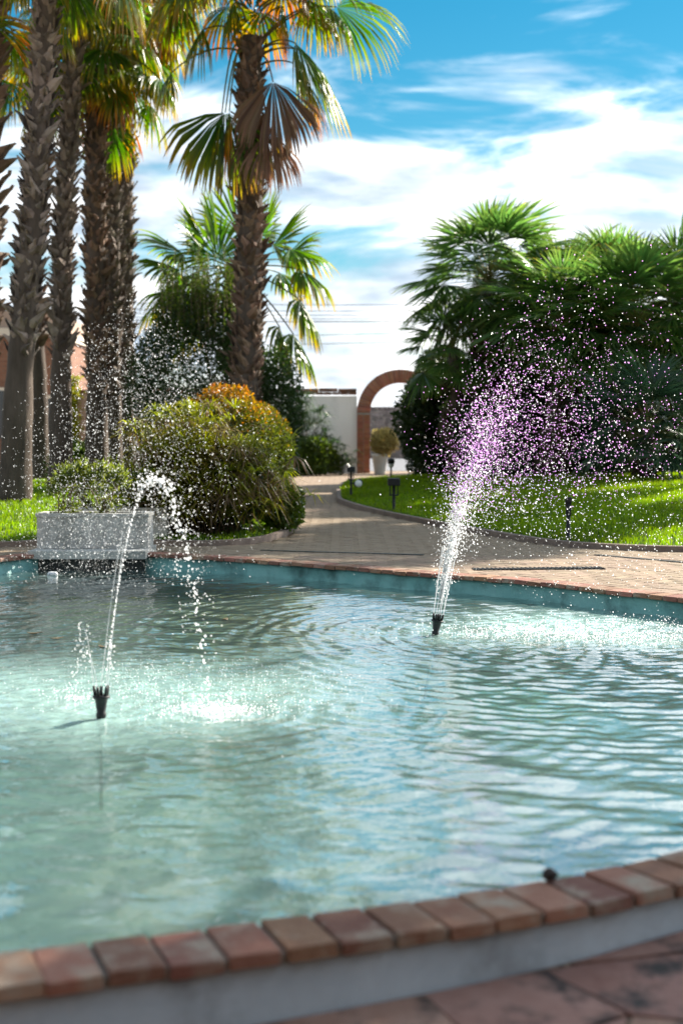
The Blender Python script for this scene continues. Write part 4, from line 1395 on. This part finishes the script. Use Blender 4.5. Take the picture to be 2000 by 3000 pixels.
mb.tube([(wx(212, 39.8), 39.8, -.02), (wx(210, 39.8), 39.8, 1.3), (wx(213, 39.8), 39.8, 2.6)], [.03, .02, .01], 6)
put('stem', mb.mesh('stem', M['wood']), cl)
shrub('low_bush', 'yellow green low bush behind the planters under the slim palms', 'bush', (at(235, 1400, 30).x, 30, .45), (.7, .5, .55), 4000, M['shrubmid'], (.10, .03), 106, base_z=.02, inner=.4)

# overhead wires
YP = 75.0
pl_ = thing('power_line', (0, YP, 0), 'thin overhead power cables crossing the sky behind the palms', 'power line')
for k, py in enumerate((893, 910, 921, 934, 941, 978, 1006)):
    z0 = at(1080, py, YP).z
    mb = MB()
    pts = [Vector((x_, YP + (k % 3) * .3, z0 + (x_ / 34) ** 2 * .9 - (.06 if py > 950 else -.0) * x_ * -.35)) for x_ in np.linspace(-34, 34, 25)]
    mb.tube(pts, .019 if k != 4 else .03, 5)
    put('cable', mb.mesh('cable', M['cable']), pl_)
for sx_ in (-34, 34):
    mb = MB()
    mb.tube([(sx_, YP + .3, -.1), (sx_, YP + .3, 9.2)], [.16, .11], 10)
    mb.box(sx_ - .06, sx_ + .06, YP - .4, YP + 1.1, 7.6, 7.72)
    put('pole', mb.mesh('pole', M['wood']), pl_)


# ------------------------------------------------------------------ planters on the pool edge
def planter(label, x0, x1, y0, y1, z0, h, lattice=True):
    root = thing('planter', ((x0 + x1) / 2, (y0 + y1) / 2, z0), label, 'planter', 'rectangular concrete planters')
    mb = MB()
    tk = .05
    zi = z0 + h - .07
    V = [(x0, y0, z0), (x1, y0, z0), (x1, y1, z0), (x0, y1, z0), (x0, y0, z0 + h - .03), (x1, y0, z0 + h - .03), (x1, y1, z0 + h - .03), (x0, y1, z0 + h - .03)]
    mb.add(V, [(0, 3, 2, 1), (0, 1, 5, 4), (1, 2, 6, 5), (2, 3, 7, 6), (3, 0, 4, 7)])
    put('body', mb.mesh('body', M['concrete']), root)
    mb = MB()
    e = .012
    for (a0, a1, b0, b1) in ((x0 - e, x1 + e, y0 - e, y0 + tk), (x0 - e, x1 + e, y1 - tk, y1 + e), (x0 - e, x0 + tk, y0 + tk, y1 - tk), (x1 - tk, x1 + e, y0 + tk, y1 - tk)):
        mb.box(a0, a1, b0, b1, z0 + h - .034, z0 + h)
    put('rim', mb.mesh('rim', M['concrete']), root)
    mb = MB()
    mb.box(x0 + tk, x1 - tk, y0 + tk, y1 - tk, zi - .02, zi + .03)
    put('soil', mb.mesh('soil', M['soil']), root)
    if lattice:
        zb, ztp = z0 + .035, z0 + h - .06
        hh = ztp - zb
        nd_ = 9
        wd = (x1 - x0 - .08) / nd_
        for k in range(nd_ * 1):
            for sg in (-1, 1):
                xa = x0 + .04 + k * wd
                xb = xa + wd
                if sg < 0:
                    xa, xb = xb, xa
                mb = MB()
                d = Vector((xb - xa, 0, hh)).normalized()
                nrm = Vector((-d.z, 0, d.x)) * .0045
                a_, b_ = Vector((xa, y0 - .005 - (.0015 if sg > 0 else 0), zb)), Vector((xb, y0 - .005 - (.0015 if sg > 0 else 0), ztp))
                back = Vector((0, .012, 0))
                V = [a_ - nrm, a_ + nrm, b_ + nrm, b_ - nrm]
                V += [v + back for v in V]
                mb.add(V, [(0, 1, 2, 3), (0, 4, 5, 1), (2, 6, 7, 3), (1, 5, 6, 2), (3, 7, 4, 0)])
                put('lattice_bar', mb.mesh('lattice_bar', M['concrete']), root)
    return root


px0, px1 = at(119, 1600, 14.2).x, at(440, 1600, 14.2).x
planter('weathered concrete planter with lattice relief on the pool edge', px0, px1, 14.05, 14.45, .035, .345)
planter('plain grey planter standing behind the lattice one', at(212, 1590, 15.6).x, at(492, 1590, 15.6).x, 15.5, 15.9, .02, .34, False)
lg = thing('stone_ledge', ((px0 + px1) / 2, 14.1, -.04), 'stone ledge and dark recess under the lattice planter', 'ledge')
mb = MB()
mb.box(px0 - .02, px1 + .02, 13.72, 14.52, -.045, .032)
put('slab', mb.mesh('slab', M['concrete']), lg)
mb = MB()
mb.box(px0 + .02, px1 - .01, 13.80, 14.3, -.5, -.05)  # near-black block set below the slab
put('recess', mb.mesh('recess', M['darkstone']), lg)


def oleander(label, x, y, z, h, sp_, n, seed, mat='oleander', leaf=(.085, .010)):
    r = random.Random(seed)
    root = thing('planter_shrub', (x, y, z), label, 'shrub', 'shrubs growing in the planters')
    mb = MB()
    P = []
    for k in range(n):
        a = r.uniform(0, 6.28)
        b = Vector((x + r.uniform(-.05, .05), y + r.uniform(-.05, .05), z))
        e = b + Vector((math.cos(a) * sp_ * r.uniform(.3, 1), math.sin(a) * sp_ * .6 * r.uniform(.2, 1), h * r.uniform(.6, 1.0)))
        m_ = b.lerp(e, .5) + Vector((0, 0, .05))
        mb.tube([b, m_, e], [.008, .006, .004], 5)
        for q in range(3):
            e2 = e + Vector((r.uniform(-.10, .10), r.uniform(-.08, .08), r.uniform(.0, .12)))
            mb.tube([m_.lerp(e, .7), e2], [.004, .0025], 4)
            for _ in range(26):
                P.append(np.array(e2) + np.array([r.gauss(0, .022), r.gauss(0, .022), r.gauss(0, .03)]))
        for _ in range(14):
            P.append(np.array(b.lerp(e, r.uniform(0, .35))) + np.array([r.gauss(0, .05), r.gauss(0, .04), r.gauss(.02, .03)]))
    Vv, Ff_, tt, rr = leaf_quads(np.array(P), leaf[0], leaf[1], .5, None, 0, seed)
    put('foliage', npmesh('foliage', Vv, Ff_, M[mat], False, {'t': tt, 'r': rr}), root, kind='stuff')
    put('stem', mb.mesh('stem', M['wood']), root)


zs_ = .35
oleander('narrow leaved shrub at the left end of the lattice planter', at(185, 1500, 14.2).x, 14.25, zs_, .36, .24, 9, 111)
oleander('narrow leaved shrub at the middle of the lattice planter', at(302, 1500, 14.2).x, 14.25, zs_, .40, .22, 9, 112)
oleander('small dry looking shrub at the right end of the rear planter', at(410, 1480, 15.7).x, 15.7, .33, .30, .25, 8, 113, 'shrubmid', (.06, .012))
oleander('thin shrub at the left end of the rear planter', at(250, 1480, 15.7).x, 15.7, .33, .34, .22, 7, 114, 'oleander')

# ------------------------------------------------------------------ garden lamps and other small fittings
def lamp_box(label, px, py, Y, h, head, spot=False, glass=False, z0=0.0):
    p = at(px, py, Y)
    x, y = p.x, Y
    root = thing('garden_lamp', (x, y, z0), label, 'lamp', 'small black garden lamps by the path')
    mb = MB()
    mb.lathe([(.045, 0), (.045, .01), (.022, .015), (.022, h - head[1])], (x, y, z0), 12)
    put('post', mb.mesh('post', M['black']), root)
    mb = MB()
    zt_ = z0 + h
    hw = head[0] / 2
    if glass:
        mb.lathe([(hw * .9, 0), (hw * 1.05, head[1] * .5), (hw * .9, head[1] * .95), (.0, head[1])], (x, y, zt_ - head[1]), 14)
        put('lamp_head', mb.mesh('lamp_head', M['black']), root)
        mb = MB()
        mb.lathe([(hw * .35, 0), (hw * .7, .03), (hw * .8, .09)], (x, y, zt_ - head[1] - .09), 14)
        put('lamp_glass', mb.mesh('lamp_glass', M['lamp_white']), root)
    else:
        me = bevel_box('lamp_head', head[0], head[0] * .8, head[1], .01, M['black'])
        put('lamp_head', me, root, (x, y, zt_), None)
        for sx_ in (-1, 1):
            mb = MB()
            mb.box(x + sx_ * hw * .62 - .008, x + sx_ * hw * .62 + .008, y - .012, y + .012, zt_ - head[1] - .13, zt_ - head[1] + .005)
            put('bracket', mb.mesh('bracket', M['black']), root)
        mb = MB()
        mb.box(x - hw * .75, x + hw * .75, y - .02, y + .02, zt_ - head[1] - .145, zt_ - head[1] - .125)
        put('bracket', mb.mesh('bracket', M['black']), root)
    if spot:
        q = Matrix.Rotation(rad(-35), 3, 'Y') @ Matrix.Rotation(rad(40), 3, 'X')
        me = bevel_box('spot_head', .16, .10, .07, .012, M['black'])
        sp_ = put('spot_head', me, root, (x + .11, y - .03, z0 + h * .52), q.to_quaternion())
        mb = MB()
        mb.lathe([(.0, 0), (.065, .001), (.06, .02), (0, .03)], (0, 0, 0), 16)
        nrm = Vector((.25, -.85, .1)).normalized()
        g_ = put('spot_glass', mb.mesh('spot_glass', M['lamp_white']), root, Vector((x + .13, y - .10, z0 + h * .47)), nrm.to_track_quat('Z', 'Y'))
        mb = MB()
        mb.tube([(x, y, z0 + h * .45), (x + .09, y - .02, z0 + h * .5)], .012, 6)
        put('bracket', mb.mesh('bracket', M['black']), root)
    return root


lamp_box('black lamp post with white faced spotlight at the lawn corner', 1028, 1450, 25.2, .55, (.14, .09), spot=True, z0=.03)
lamp_box('small lantern lamp with glass below its cap near the hedge', 1145, 1400, 33.5, .46, (.17, .12), glass=True, z0=.12)
lamp_box('black box headed lamp nearest the path edge', 1153, 1500, 20.7, .47, (.18, .11), z0=.05)
lamp_box('thin dark stake lamp on the lawn behind the right spray', 1663, 1600, 15.2, .46, (.07, .06), z0=.03)

# slot drain on the terrace and expansion joint
dr_ = thing('channel_drain', (at(1570, 1668, 12.4).x, 12.4, -.02), 'long dark slot drain in the paving near the pool', 'drain')
mb = MB()
dA, dB = gnd(1385, 1668, -.008), gnd(1765, 1664, -.008)
dv = (dB - dA).normalized()
pv = Vector((-dv.y, dv.x, 0))


def strip(A, B, hw, z, mat, name, parent):
    d = (B - A).normalized()
    p_ = Vector((-d.y, d.x, 0)) * hw
    mb = MB()
    V = [A - p_, B - p_, B + p_, A + p_]
    V = [Vector((v.x, v.y, z)) for v in V] + [Vector((v.x, v.y, z - .03)) for v in V]
    mb.add(V, [(0, 1, 2, 3), (0, 4, 5, 1), (1, 5, 6, 2), (2, 6, 7, 3), (3, 7, 4, 0)])
    return put(name, mb.mesh(name, mat), parent)


strip(dA, dB, .075, -.004, M['black'], 'channel', dr_)
for k in range(30):
    p_ = dA.lerp(dB, (k + .5) / 30)
    strip(p_ - pv * .07, p_ + pv * .07, .008, .001, M['black'], 'grate_bar', dr_)
jt = thing('paving_joint', (at(1880, 1635, 13).x, 13, -.02), 'dark drainage groove crossing the paving at the right edge', 'groove')
strip(gnd(1745, 1625, -.008), gnd(2060, 1652, -.008), .035, -.005, M['darkstone'], 'channel', jt)
jt = thing('paving_joint', (at(900, 1622, 14).x, 14, -.02), 'dark groove in the shaded paving left of the spray', 'groove')
strip(gnd(765, 1612, -.008), gnd(1240, 1625, -.008), .03, -.005, M['darkstone'], 'channel', jt)

# float, pod, sunken leaves
p_ = at(155, 1684, 1)
fp = gnd(155, 1686, WATER_Z)
mb = MB()
mb.tube([fp + Vector((-.048, 0, .012)), fp + Vector((-.040, 0, .012)), fp + Vector((-.03, 0, .012)), fp + Vector((.03, 0, .012)), fp + Vector((.040, 0, .012)), fp + Vector((.048, 0, .012))], [.008, .02, .024, .024, .02, .008], 12)
fo = thing('pool_float', fp, 'small white capsule shaped float on the water under the planter', 'float')
put('body', mb.mesh('body', M['floatwhite']), fo)
mb = MB()
for xx in (-.02, 0.02):
    mb.tube([fp + Vector((xx - .003, 0, .012)), fp + Vector((xx + .003, 0, .012))], .0255, 12)
put('band', mb.mesh('band', M['poolwhite']), fo)

sp0 = gnd(1612, 2585, .0)
bm = bmesh.new()
bmesh.ops.create_icosphere(bm, subdivisions=2, radius=.021)
for v in bm.verts:
    v.co *= RN.uniform(.85, 1.12)
    v.co.z *= .85
me = bpy.data.meshes.new('seed_pod')
bm.to_mesh(me)
bm.free()
me.materials.append(M['pinecone'])
so = put('seed_pod', me, None, (sp0.x, sp0.y + .012, .017))
tag(so, 'small dark seed pod lying on the near brick coping', 'pod')
for k, (px, py, lab) in enumerate(((100, 1857, 'dark leaf floating left of the left nozzle jets'), (165, 1872, 'second dark leaf floating near the left jets'), (660, 1816, 'small leaf floating in front of the far pool wall'), (300, 1897, 'thin dark twig like leaf floating behind the left nozzle'))):
    g0 = gnd(px, py, WATER_Z)
    mb = MB()
    V = []
    for q in range(8):
        a = 2 * math.pi * q / 8
        V.append((.045 * math.cos(a) * (1 if q not in (0,) else 1.3), .02 * math.sin(a), .004 * math.cos(2 * a)))
    V += [(x_, y_, z_ - .003) for x_, y_, z_ in V]
    mb.add(V, [tuple(range(8))] + [(q, q + 8, (q + 1) % 8 + 8, (q + 1) % 8) for q in range(8)])
    lo = put('floating_leaf', mb.mesh('floating_leaf', M['deadleaf']), None, (g0.x, g0.y, WATER_Z + .008), Matrix.Rotation(k * .7, 3, 'Z').to_quaternion())
    tag(lo, lab, 'leaf', 'leaves floating on the pool')


# ------------------------------------------------------------------ fountains
def nozzle(label, base, h, lean, n_out, seed):
    root = thing('fountain_nozzle', base, label, 'nozzle', 'black fountain nozzles in the pool')
    ax = Vector(lean).normalized()
    q = ax.to_track_quat('Z', 'Y')
    mt = q.to_matrix()
    tr_ = lambda v: Vector(base) + mt @ Vector(v)

    def lathe(prof, nm, off=(0, 0, 0), n_=16):
        mb = MB()
        mb.lathe(prof, off, n_)
        mb.v = [tuple(tr_(v)) for v in mb.v]
        put(nm, mb.mesh(nm, M['black']), root)

    lathe([(.020, -.03), (.020, 0), (.021, h * .08), (.024, h * .12), (.024, h * .2), (.020, h * .22), (.030, h * .62), (.034, h * .66)], 'body')
    mb = MB()
    mb.tube([tr_((0, 0, -.42)), tr_((0, 0, -.028))], .010, 10)
    put('riser_pipe', mb.mesh('riser_pipe', M['poolfloor']), root)
    lathe([(.034, h * .65), (.041, h * .66), (.042, h * .71), (.036, h * .73)], 'flange')
    outs = []
    for k in range(n_out):
        a = 2 * math.pi * k / n_out + .3
        ro = .028 if k else 0.0
        b = Vector((math.cos(a) * ro, math.sin(a) * ro, h * .72))
        e = Vector((math.cos(a) * ro * 1.25, math.sin(a) * ro * 1.25, h))
        mb = MB()
        mb.tube([b, b.lerp(e, .5), e], [.0085, .0075, .006], 8)
        mb.v = [tuple(tr_(v)) for v in mb.v]
        put('jet_outlet', mb.mesh('jet_outlet', M['black']), root)
        outs.append(tr_(e))
    return root, outs


ICO = bmesh.new()
bmesh.ops.create_icosphere(ICO, subdivisions=1, radius=1)
IV = np.array([v.co[:] for v in ICO.verts])
IF = np.array([[v.index for v in f_.verts] for f_ in ICO.faces])
_k = [np.cross(IV[f[1]] - IV[f[0]], IV[f[2]] - IV[f[0]]) @ np.array(S_DIR) < .12 for f in IF]
IF = IF[np.array(_k)]  # sun-facing faces dropped so backlit drops look bright
ICO.free()


def drops(P, rads, stretch=None):
    """mesh arrays of little shells, open on the sun side so backlight passes"""
    P = np.asarray(P)
    rads = np.asarray(rads)
    sc = np.repeat(rads[:, None, None], 3, 2)
    if stretch is not None:
        sc = sc * stretch[:, None, :]
    V = (IV[None] * sc + P[:, None, :]).reshape(-1, 3)
    F = (IF[None] + (np.arange(len(P)) * len(IV))[:, None, None]).reshape(-1, 3)
    return V, F


def spray(name, label, P, rads, mats, mi_per, extra=None, stretch=None):
    V, F = drops(P, rads, stretch)
    mi = np.repeat(mi_per, len(IF))
    if extra is not None:
        # extra: list of (V, F quads) -> triangles
        for (Ve, Fe) in extra:
            T3 = np.vstack([Fe[:, [0, 1, 2]], Fe[:, [0, 2, 3]]]) + len(V)
            V = np.vstack([V, Ve])
            F = np.vstack([F, T3])
            mi = np.r_[mi, np.zeros(len(T3), int)]
    o = put(name, npmesh(name, V, F, mats, True, None, mi))
    tag(o, label, 'spray', kind='stuff')
    return o


G = 9.81
# right fountain, blown to the right
rb = gnd(1273, 1862, WATER_Z)
nozR, outR = nozzle('black fountain nozzle tilted under the tall right spray', (rb.x, rb.y, WATER_Z - .005), .15, (.16, 0, 1), 8, 1)
r_ = np.random.default_rng(5)
o0 = np.array([rb.x + .02, rb.y, WATER_Z + .14])
Pl, Rl = [], []


def ballistic(n, vz, vx, vy, wind, tmax=1.0, drag=.55, t0=.02, tpow=1.0):
    vz_ = r_.normal(*vz, n)
    vx_ = r_.normal(*vx, n)
    vy_ = r_.normal(*vy, n)
    T = 2 * vz_ / G
    t = t0 + (T * tmax - t0) * r_.uniform(0, 1, n) ** tpow
    e = (1 - np.exp(-drag * t)) / drag
    x = o0[0] + vx_ * e + .5 * wind * t * t * r_.uniform(.4, 1.5, n)
    y = o0[1] + vy_ * e
    z = o0[2] + vz_ * t - .5 * G * t * t
    P = np.c_[x, y, z]
    return P[z > WATER_Z + .005]


for (n_, vz, vx, vy, wind, tm, tp_, rr_) in [
    (3000, (5.5, .42), (.95, .42), (0, .28), 1.3, .82, .85, (.0020, .0040)),
    (2600, (4.85, .42), (1.15, .48), (0, .30), 1.8, .92, .9, (.0020, .0040)),
    (2300, (4.35, .45), (.80, .55), (0, .35), 2.0, .97, .9, (.0020, .0038)),
    (700, (6.25, .36), (1.15, .45), (0, .28), 1.4, .85, 1.0, (.0022, .0042)),
    (1800, (4.9, .45), (.35, .42), (0, .3), .7, .85, 1.0, (.0018, .0036)),
    (2800, (5.2, .35), (.92, .24), (0, .14), .6, .40, 1.0, (.0026, .0050)),
    (1500, (5.0, .25), (.78, .17), (0, .08), .5, .20, 1.0, (.0026, .0048)),
    (480, (4.6, .8), (1.6, .7), (0, .4), 1.8, 1.0, .8, (.0018, .0036))]:
    P = ballistic(n_, vz, vx, vy, wind, tm, tpow=tp_)
    Pl.append(P)
    Rl.append(r_.uniform(rr_[0], rr_[1], len(P)) * np.exp(r_.normal(-.26, .38, len(P))))
# splash where it falls
for (p, s, n_) in ((at(1420, 1880, 9.4), .28, 300), (at(1600, 1888, 9.25), .35, 430), (at(1800, 1895, 9.15), .38, 560), (at(1950, 1900, 9.1), .30, 420), (at(1750, 1850, 9.7), .5, 480)):
    Q = np.c_[r_.normal(p.x, s, n_), r_.normal(p.y, .16, n_), WATER_Z + .006 + np.abs(r_.exponential(.022, n_))]
    Pl.append(Q)
    Rl.append(r_.uniform(.0015, .0046, n_))
ex = []
for k, op in enumerate(outR):
    vx = .72 + .12 * math.cos(k * 2.1)
    ts = np.linspace(0, .09, 7)
    pts = [(op.x + (vx + .12 * math.cos(k)) * t_, op.y + .08 * math.sin(k * 1.7) * t_, op.z + (5.1 + .2 * math.sin(k)) * t_ - 4.9 * t_ * t_) for t_ in ts]
    ex.append(tube_arrays(pts, .0018, .0024, 6))
PR, RR_ = np.vstack(Pl), np.concatenate(Rl)
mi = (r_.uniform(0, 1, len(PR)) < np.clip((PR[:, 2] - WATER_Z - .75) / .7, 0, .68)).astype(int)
spray('water_spray', 'tall cloud of sparkling droplets blown right from the right nozzle', PR, RR_, [M['drop'], M['drop_violet']], mi, ex)

# left fountain: a clear arc of drops, fine jets and a drifting veil
lb = gnd(297, 2107, WATER_Z)
nozL, outL = nozzle('black upright fountain nozzle with three prongs in the left foreground', (lb.x, lb.y, WATER_Z - .005), .16, (0.01, 0, 1), 5, 2)
o0 = np.array([lb.x + .02, lb.y, WATER_Z + .16])
Pl, Rl, St = [], [], []
ap = at(478, 1395, 6.84)
vz = math.sqrt(2 * G * (ap.z - o0[2]))
vx = (ap.x - o0[0]) / (vz / G)
T = 2 * vz / G
t = np.r_[np.linspace(.01, T * .3, 105), np.linspace(T * .3, T * 1.04, 150)]
t = t + r_.normal(0, .004, len(t))
f_ = np.clip((t / T - .2) / .5, .15, 1)
P = np.c_[o0[0] + vx * t + r_.normal(0, .010, len(t)) * f_, o0[1] + r_.normal(0, .012, len(t)) * f_, o0[2] + vz * t - .5 * G * t * t + r_.normal(0, .012, len(t)) * f_]
Pl.append(P)
Rl.append(r_.uniform(.0035, .0068, len(t)) * (.65 + .5 * f_))
t = np.linspace(.40 * T, .60 * T, 60) + r_.normal(0, .012, 60)
P = np.c_[o0[0] + vx * t + r_.normal(0, .028, len(t)), o0[1] + r_.normal(0, .02, len(t)), o0[2] + vz * t - .5 * G * t * t + r_.normal(0, .018, len(t))]
Pl.append(P)
Rl.append(r_.uniform(.003, .0065, len(t)))
t = r_.uniform(.55, 1.0, 260) * T
P = np.c_[o0[0] + vx * t + r_.normal(0, .05, len(t)), o0[1] + r_.normal(0, .05, len(t)), o0[2] + vz * t - .5 * G * t * t + r_.normal(0, .06, len(t))]
Pl.append(P)
Rl.append(r_.uniform(.0018, .0042, len(t)))
# landing splash
for (p, s, n_, sz) in ((at(640, 2122, 6.72), .07, 190, (.002, .006)), (at(640, 2122, 6.72), .17, 420, (.0015, .004)), (at(215, 2072, 7.05), .07, 110, (.002, .004)), (at(560, 1960, 7.6), .5, 900, (.0013, .003)), (at(600, 2060, 7.0), .4, 420, (.0014, .0034))):
    Q = np.c_[r_.normal(p.x, s, n_), r_.normal(p.y, s * .7, n_), WATER_Z + .004 + np.abs(r_.exponential(.02 if s < .1 else .012, n_))]
    Pl.append(Q)
    Rl.append(r_.uniform(sz[0], sz[1], n_))
ex = []
for k, op in enumerate(outL):
    dxk = (.9 * vx, -.20, -.28, .10, .72 * vx)[k]
    vzk = (vz, 2.3, 1.8, 2.0, vz * .98)[k]
    ts = np.linspace(0, (.22, .23, .18, .2, .2)[k], 10)
    pts = [(op.x + dxk * t_, op.y, op.z + vzk * t_ - 4.9 * t_ * t_) for t_ in ts]
    ex.append(tube_arrays(pts, .0016, .0013, 6))
    tb = r_.uniform(.1, 2 * vzk / G, 46)
    Pl.append(np.c_[op.x + dxk * tb + r_.normal(0, .012, 46), op.y + r_.normal(0, .015, 46), op.z + vzk * tb - 4.9 * tb * tb + r_.normal(0, .02, 46)])
    Rl.append(r_.uniform(.0018, .004, 46))
PL, RL = np.vstack(Pl), np.concatenate(Rl)
k_ = PL[:, 2] > WATER_Z
spray('water_spray', 'single looping arc of bright drops from the left nozzle', PL[k_], RL[k_], [M['drop'], M['drop_violet']], (r_.uniform(0, 1, k_.sum()) < .0).astype(int), ex)

# drifting fine droplets between the left nozzle and the planters
n_ = 7600
Yv = r_.uniform(6.6, 8.4, n_)
hgt = r_.beta(1.5, 1.6, n_)
cxp = r_.normal(300, 165, n_) + 130 * hgt
pyv = 1720 - hgt * (900 - .9 * np.abs(cxp - 400)).clip(250, 900)
PV = np.array([at(a_, b_, c_)[:] for a_, b_, c_ in zip(cxp, pyv, Yv)])
RV = .0014 * np.exp(r_.normal(0, .4, n_))
n2 = 1800
Yv = r_.uniform(6.5, 7.8, n2)
PV2 = np.array([at(a_, b_, c_)[:] for a_, b_, c_ in zip(r_.normal(285, 95, n2), r_.uniform(1420, 1960, n2), Yv)])
RV2 = r_.uniform(.0009, .0017, n2)
spray('water_spray', 'veil of fine drifting droplets in front of the planters and left trunks', np.vstack([PV, PV2]), np.r_[RV, RV2], [M['drop'], M['mist']], np.r_[np.zeros(n_, int), np.ones(n2, int)])

# ------------------------------------------------------------------ unseen tree added right of the frame so its shade lies on the near coping
tb_ = Vector((7.33, 7.6, -.03))
tr = thing('added_shade_tree', tb_, 'unseen leafy tree added right of the pool to shade the coping', 'tree')
mb = MB()
top = tb_ + Vector((0, 0, 5.2))
mb.tube([tb_, tb_ + Vector((.05, 0, 1.6)), tb_ + Vector((0, .1, 3.2)), top], [.17, .14, .11, .05], 12)
for k in range(9):
    a = k * 2.4
    b = tb_ + Vector((0, 0, 2.6 + .28 * k))
    e = b + Vector((math.cos(a) * 1.7, math.sin(a) * 1.7, 1.0))
    mb.tube([b, b.lerp(e, .5) + Vector((0, 0, .2)), e], [.06, .04, .015], 7)
put('trunk', mb.mesh('trunk', M['wood']), tr)
Pn, Dn = blob_points((tb_.x, tb_.y, 5.3), (2.3, 2.3, 2.0), 17000, 301, .25, .12)
Vv, Ff_, tt, rr = leaf_quads(Pn, .17, .05, 0, Dn, .4, 302)
put('crown', npmesh('crown', Vv, Ff_, M['treeleaf'], False, {'t': tt, 'r': rr}), tr, kind='stuff')

# ------------------------------------------------------------------ house added behind the camera, blocking sky light to darken the near coping
ho = thing('added_house', (0, -5.5, -.19), 'unseen dark timber house added behind the camera to darken the near coping', 'house')
mb = MB()
mb.box(-9, 9, -11, -2.6, -.3, 4.6)
put('wall', mb.mesh('wall', M['timber']), ho)
mb = MB()
mb.add([(-9.5, -11.5, 4.6), (9.5, -11.5, 4.6), (9.5, -1.6, 4.6), (-9.5, -1.6, 4.6), (-5, -6.8, 6.4), (5, -6.8, 6.4)], [(3, 2, 1, 0), (3, 4, 5, 2), (2, 5, 1), (1, 5, 4, 0), (0, 4, 3)])
put('roof', mb.mesh('roof', M['rooftile']), ho)
for xx in (-6, -3, 3, 6):
    mb = MB()
    mb.box(xx - .6, xx + .6, -2.62, -2.57, .8, 2.2)
    wn = put('window', mb.mesh('window', M['glassdark']), ho)
    mb = MB()
    for (b0, b1, c0, c1) in ((xx - .7, xx - .6, .7, 2.3), (xx + .6, xx + .7, .7, 2.3), (xx - .6, xx + .6, 2.2, 2.3), (xx - .6, xx + .6, .7, .8)):
        mb.box(b0, b1, -2.66, -2.55, c0, c1)
    put('frame', mb.mesh('frame', M['trim']), wn)
mb = MB()
mb.box(-.6, .6, -2.62, -2.56, -.25, 2.1)
put('door', mb.mesh('door', M['wood']), ho)
